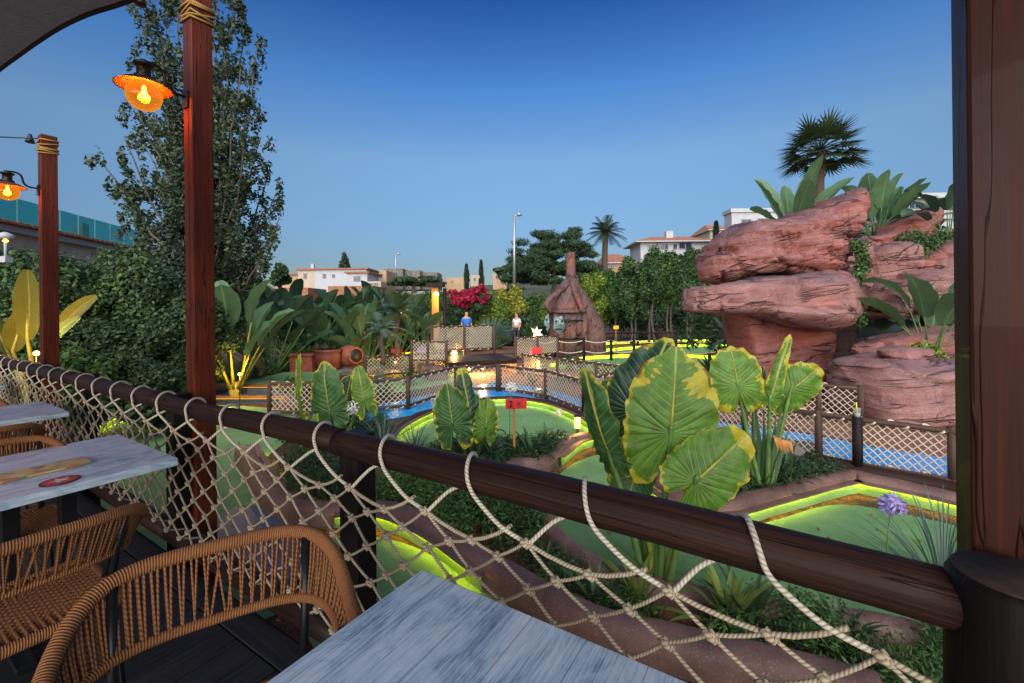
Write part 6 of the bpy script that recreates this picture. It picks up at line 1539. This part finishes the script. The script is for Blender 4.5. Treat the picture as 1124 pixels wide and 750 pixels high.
# ------------------------------------------------------------------ people on the far path
def person(px, yhead, d, shirt, label, rz=0, h=1.72):
    top = P(px, yhead, d); g = Vector((top.x, d, top.z-h)); t = thing('person', label, 'person', g); R_ = Matrix.Rotation(rz, 3, 'Z')
    def skin(name, pts, edges, rad, mat, par):
        me = bpy.data.meshes.new(name); me.from_pydata([tuple(R_ @ Vector(p)*(h/1.72)) for p in pts], edges, []); o = link(bpy.data.objects.new(name, me)); o.parent = par
        m = o.modifiers.new('skin', 'SKIN'); me.skin_vertices.new() if not me.skin_vertices else None
        for i, r in enumerate(rad): me.skin_vertices[0].data[i].radius = (r, r) if not isinstance(r, tuple) else r
        me.skin_vertices[0].data[0].use_root = True; s_ = o.modifiers.new('sub', 'SUBSURF'); s_.levels = s_.render_levels = 2; me.materials.append(mat); return o
    pts = [(0, 0, .95), (0, 0, 1.2), (0, .01, 1.40), (0, 0, 1.49), (0, -.01, 1.60), (0, -.01, 1.70), (-.17, 0, 1.39), (-.23, .02, 1.12), (-.20, -.10, .90), (-.19, -.15, .80), (.17, 0, 1.39), (.23, .02, 1.12), (.21, -.08, .90), (.20, -.13, .80), (-.10, 0, .90), (-.11, -.02, .50), (-.11, .02, .09), (-.12, -.12, .04), (.10, 0, .90), (.11, 0, .50), (.12, .04, .09), (.13, -.10, .04)]
    ed = [(0, 1), (1, 2), (2, 3), (3, 4), (4, 5), (2, 6), (6, 7), (7, 8), (8, 9), (2, 10), (10, 11), (11, 12), (12, 13), (0, 14), (14, 15), (15, 16), (16, 17), (0, 18), (18, 19), (19, 20), (20, 21)]
    rad = [(.15, .11), (.14, .10), (.15, .10), .055, .085, .07, .055, .042, .032, .035, .055, .042, .032, .035, .085, .06, .042, .035, .085, .06, .042, .035]
    skin('body', pts, ed, rad, M['skin'], t)
    skin('shirt', [(0, 0, .93), (0, 0, 1.15), (0, .01, 1.38), (-.17, 0, 1.38), (-.225, .02, 1.18), (.17, 0, 1.38), (.225, .02, 1.18)], [(0, 1), (1, 2), (2, 3), (3, 4), (2, 5), (5, 6)], [(.175, .135), (.165, .125), (.17, .115), .075, .065, .075, .065], shirt, t)
    skin('trousers', [(0, 0, .96), (-.10, 0, .88), (-.11, -.02, .50), (-.11, .02, .14), (.10, 0, .88), (.11, 0, .50), (.12, .04, .14)], [(0, 1), (1, 2), (2, 3), (0, 4), (4, 5), (5, 6)], [(.16, .125), .10, .075, .06, .10, .075, .06], M['jeans'], t)
    skin('hair', [(0, .02, 1.62), (0, .015, 1.71)], [(0, 1)], [.092, .075], M['hair'], t)
person(512, 342, 20.5, M['blue'], 'person in a bright blue shirt standing behind the footbridge net', .3)
person(567, 344, 22, M['wcloth'], 'person in a white shirt with dark hair near the star lantern', -.6, 1.62)

# ------------------------------------------------------------------ buildings
def wallbox(t, name, c, hx, hy, hz, mat, bevel=0): return mk(name, MB().box(c, hx, hy, hz), M[mat], t, smooth=False, bevel=bevel)
def window(t, px, py, wpx, hpx, d, glass='win', sh=False):
    c = P(px, py, d); hx = wpx/2/FPX*d; hz = hpx/2/FPX*d; f = wallbox(t, 'window', c, hx, .06, hz, 'frame'); g = mk('pane', MB().box(c-Vector((0, .065, 0)), hx*.86, .012, hz*.86), M[glass], f, smooth=False)
    mk('mullion', MB().box(c-Vector((0, .075, 0)), hx*.05, .02, hz*.86), M['frame'], f, smooth=False)
def house(px0, px1, ytop, ybot, d, dep, wall, label, roof=None, wins=(), cat='house', name='house', over=.35, chim=()):
    a, b_ = P(px0, ytop, d), P(px1, ytop, d); zt = (a.z+b_.z)/2; zb = P((px0+px1)/2, ybot, d).z; t = thing(name, label, cat, Vector(((a.x+b_.x)/2, d+dep/2, zb)))
    hx = (b_.x-a.x)/2; wallbox(t, 'wall', Vector(((a.x+b_.x)/2, d+dep/2, (zt+zb)/2)), hx, dep/2, (zt-zb)/2, wall)
    if roof == 'flat': wallbox(t, 'cornice', Vector(((a.x+b_.x)/2, d+dep/2, zt+.12)), hx+over, dep/2+over, .12, 'roof')
    elif roof == 'slab': wallbox(t, 'roof_slab', Vector(((a.x+b_.x)/2, d+dep/2, zt+.2)), hx+over, dep/2+over, .2, wall)
    elif roof == 'hip':
        mb = MB(); cx, cy = (a.x+b_.x)/2, d+dep/2; H = dep*.20; X, Y = hx+over, dep/2+over
        mb.V = [Vector((cx-X, cy-Y, zt)), Vector((cx+X, cy-Y, zt)), Vector((cx+X, cy+Y, zt)), Vector((cx-X, cy+Y, zt)), Vector((cx-X*.45, cy, zt+H)), Vector((cx+X*.45, cy, zt+H))]
        for f in ((0, 1, 5, 4), (1, 2, 5), (2, 3, 4, 5), (3, 0, 4), (3, 2, 1, 0)): mb.face(f, [(0, 0)]*len(f))
        mk('roof', mb, M['roof'], t, smooth=False)
        wallbox(t, 'eaves', Vector((cx, cy, zt-.08)), X, Y, .07, 'white')
    for w_ in wins: window(t, w_[0], w_[1], w_[2], w_[3], d-.03, *(w_[4:]))
    for (cx_, w2, h2) in chim: q = P(cx_, ytop, d+dep*.4); wallbox(t, 'chimney', q+ZV*h2/2, w2/2, w2/2, h2/2, 'white')
    return t
house(302, 330, 302, 330, 78, 7, 'sand', 'low ochre house with a terracotta edge right beside the poplar', 'flat', [(312, 308, 4, 5)])
house(327, 345, 296.5, 330, 76, 7, 'cream', 'narrow cream house left of the long white one', 'flat', [(335, 303, 4, 6)])
house(345, 402, 296, 335, 74, 8, 'white', 'long white house with a terracotta roof edge on the skyline', 'flat', [(356, 303, 4, 5), (366, 303, 3.5, 4), (388, 303, 4, 5)], chim=((343.5, .5, 1.0),))
house(381, 403, 300, 335, 69, 6, 'white', 'white house front with a shuttered window below the long one', 'flat', [(392, 306, 8, 6)])
house(403, 424, 297, 335, 80, 7, 'sand', 'yellow ochre house right of the white fronts', None, [(410, 301, 3.5, 4), (418, 303, 4, 4)])
house(402, 418, 309, 335, 68, 5, 'cream', 'cream wall with a shaded terrace below the yellow house', None, [(410, 312, 12, 3)])
house(421, 442, 295, 318, 86, 7, 'stone', 'grey unfinished house with rough walls under the small street lamp', None, [(427, 300, 3, 4), (435, 300, 3, 4)])
house(442, 461, 297, 318, 88, 7, 'stone', 'grey ruin like house with uneven top, middle of the grey group', None, [(447, 302, 2.5, 4), (455, 302, 2.5, 4)])
house(463, 480, 299, 318, 90, 6, 'stone', 'rightmost grey brown house before the orange lit post', None, [(471, 303, 3, 3)])
house(488, 509, 305, 322, 95, 6, 'sand', 'pale ochre house behind the bougainvillea', None, [(496, 309, 3, 3)])
house(517, 530, 302, 320, 96, 6, 'cream', 'small cream house between the two thin cypresses', None, [(521, 307, 2.5, 3)])
house(541, 556, 300, 318, 92, 6, 'sand', 'ochre house with a dark window left of the street lamp pole', None, [(546, 304, 4, 4)])
house(360, 410, 314, 330, 62, 6, 'roof', 'long terracotta wall half hidden by the big leaves', None, [])
house(298, 338, 316, 332, 60, 6, 'roof', 'terracotta toned wall on the slope below the left houses', None, [])
house(664, 694, 288, 310, 52, 7, 'sand', 'orange house beside the date palm trunk', 'hip', [(672, 293, 5, 4), (684, 293, 5, 4)])
house(703, 779, 265, 300, 56, 5, 'white', 'white villa with a tiled hip roof above the hedge trees', 'hip', [(716, 272, 10, 6), (729, 271, 9, 6), (752, 270, 15, 7), (741, 271, 4, 6), (772, 276, 4, 10)], over=.8, chim=((734, .9, 1.3),))
house(779, 802, 252, 290, 62, 6, 'cream', 'small cream house with a tiled roof left of the flat roofed one', 'hip', [(796, 260, 5, 8)])
house(803, 880, 233, 275, 46, 1.6, 'white', 'modern flat roofed white house with three tall windows behind the red rock', 'slab', [(819, 246, 11, 11, 'win'), (838, 245, 13, 11, 'win'), (855, 245, 9, 10, 'win')], over=.15)
t = bpy.data.objects['house.016'] if 'house.016' in bpy.data.objects else None
house(985, 1075, 219, 262, 34, 8, 'white', 'white house with a grey roof line behind the corner post', 'slab', [(1003, 226, 12, 6), (1030, 228, 12, 8)], over=.5)
# left building with turquoise glass balustrade
t = thing('terrace_building', 'terracotta building with a turquoise glass balustrade above the left hedge', 'building', P(60, 300, 22))
g0, g1 = P(-40, 262, 17), P(150, 280, 27); ax = (g1-g0); ax.z = 0; L_ = ax.length; ax.normalize(); ay = Vector((-ax.y, ax.x, 0)); zt = P(60, 262, 21.5).z
mk('wall', MB().box((g0+g1)/2.0*1+ay*2.5-ZV*((g0.z+g1.z)/2-zt+2.6), L_/2, 2.4, 2.5, ax, ay, ZV), M['cream'], t, smooth=False)
mid = Vector(((g0.x+g1.x)/2, (g0.y+g1.y)/2, zt))
mk('slab', MB().box(mid+ay*2.4-ZV*.02, L_/2+.1, 2.6, .14, ax, ay, ZV), M['white'], t, smooth=False)
for i in range(int(L_/.34)): mk('tile', MB().box(mid+ax*(-L_/2+.17+i*.34)+ZV*.20-ay*.25, .15, .22, .07, ax, ay, ZV), M['roof'], t, smooth=False, bevel=.02)
npn = 9
for i in range(npn):
    x = -L_/2+L_*(i+.5)/npn; mk('glass_panel', MB().box(mid+ax*x+ZV*.84, L_/npn/2-.02, .008, .55, ax, ay, ZV), M['tglass'], t, smooth=False)
    mk('glass_post', MB().box(mid+ax*(x-L_/npn/2)+ZV*.80, .02, .02, .58, ax, ay, ZV), M['steel'], t, smooth=False)
mk('chimney', MB().box(mid+ax*(L_*.16)+ay*.6+ZV*.7, .22, .22, .45, ax, ay, ZV), M['roof'], t, smooth=False)
# small white lamp on the farthest post
c = P(6, 262, 7.4); t = thing('white_wall_lamp', 'small white lamp with a warm bulb at the left photo edge', 'lamp', c); mk('shade', MB().lathe(c, [(.12, 0), (.10, .07), (.02, .11)], 16), M['white'], t); mk('bulb', MB().lathe(c-ZV*.04, [(.001, -.04), (.04, 0), (.001, .04)], 10), M['warm'], t); mk('stem', MB().tube([c-ZV*.05, c-ZV*.32], .02, 6), M['white'], t); mk('base', MB().box(c-ZV*.36, .06, .06, .05), M['white'], t, smooth=False)
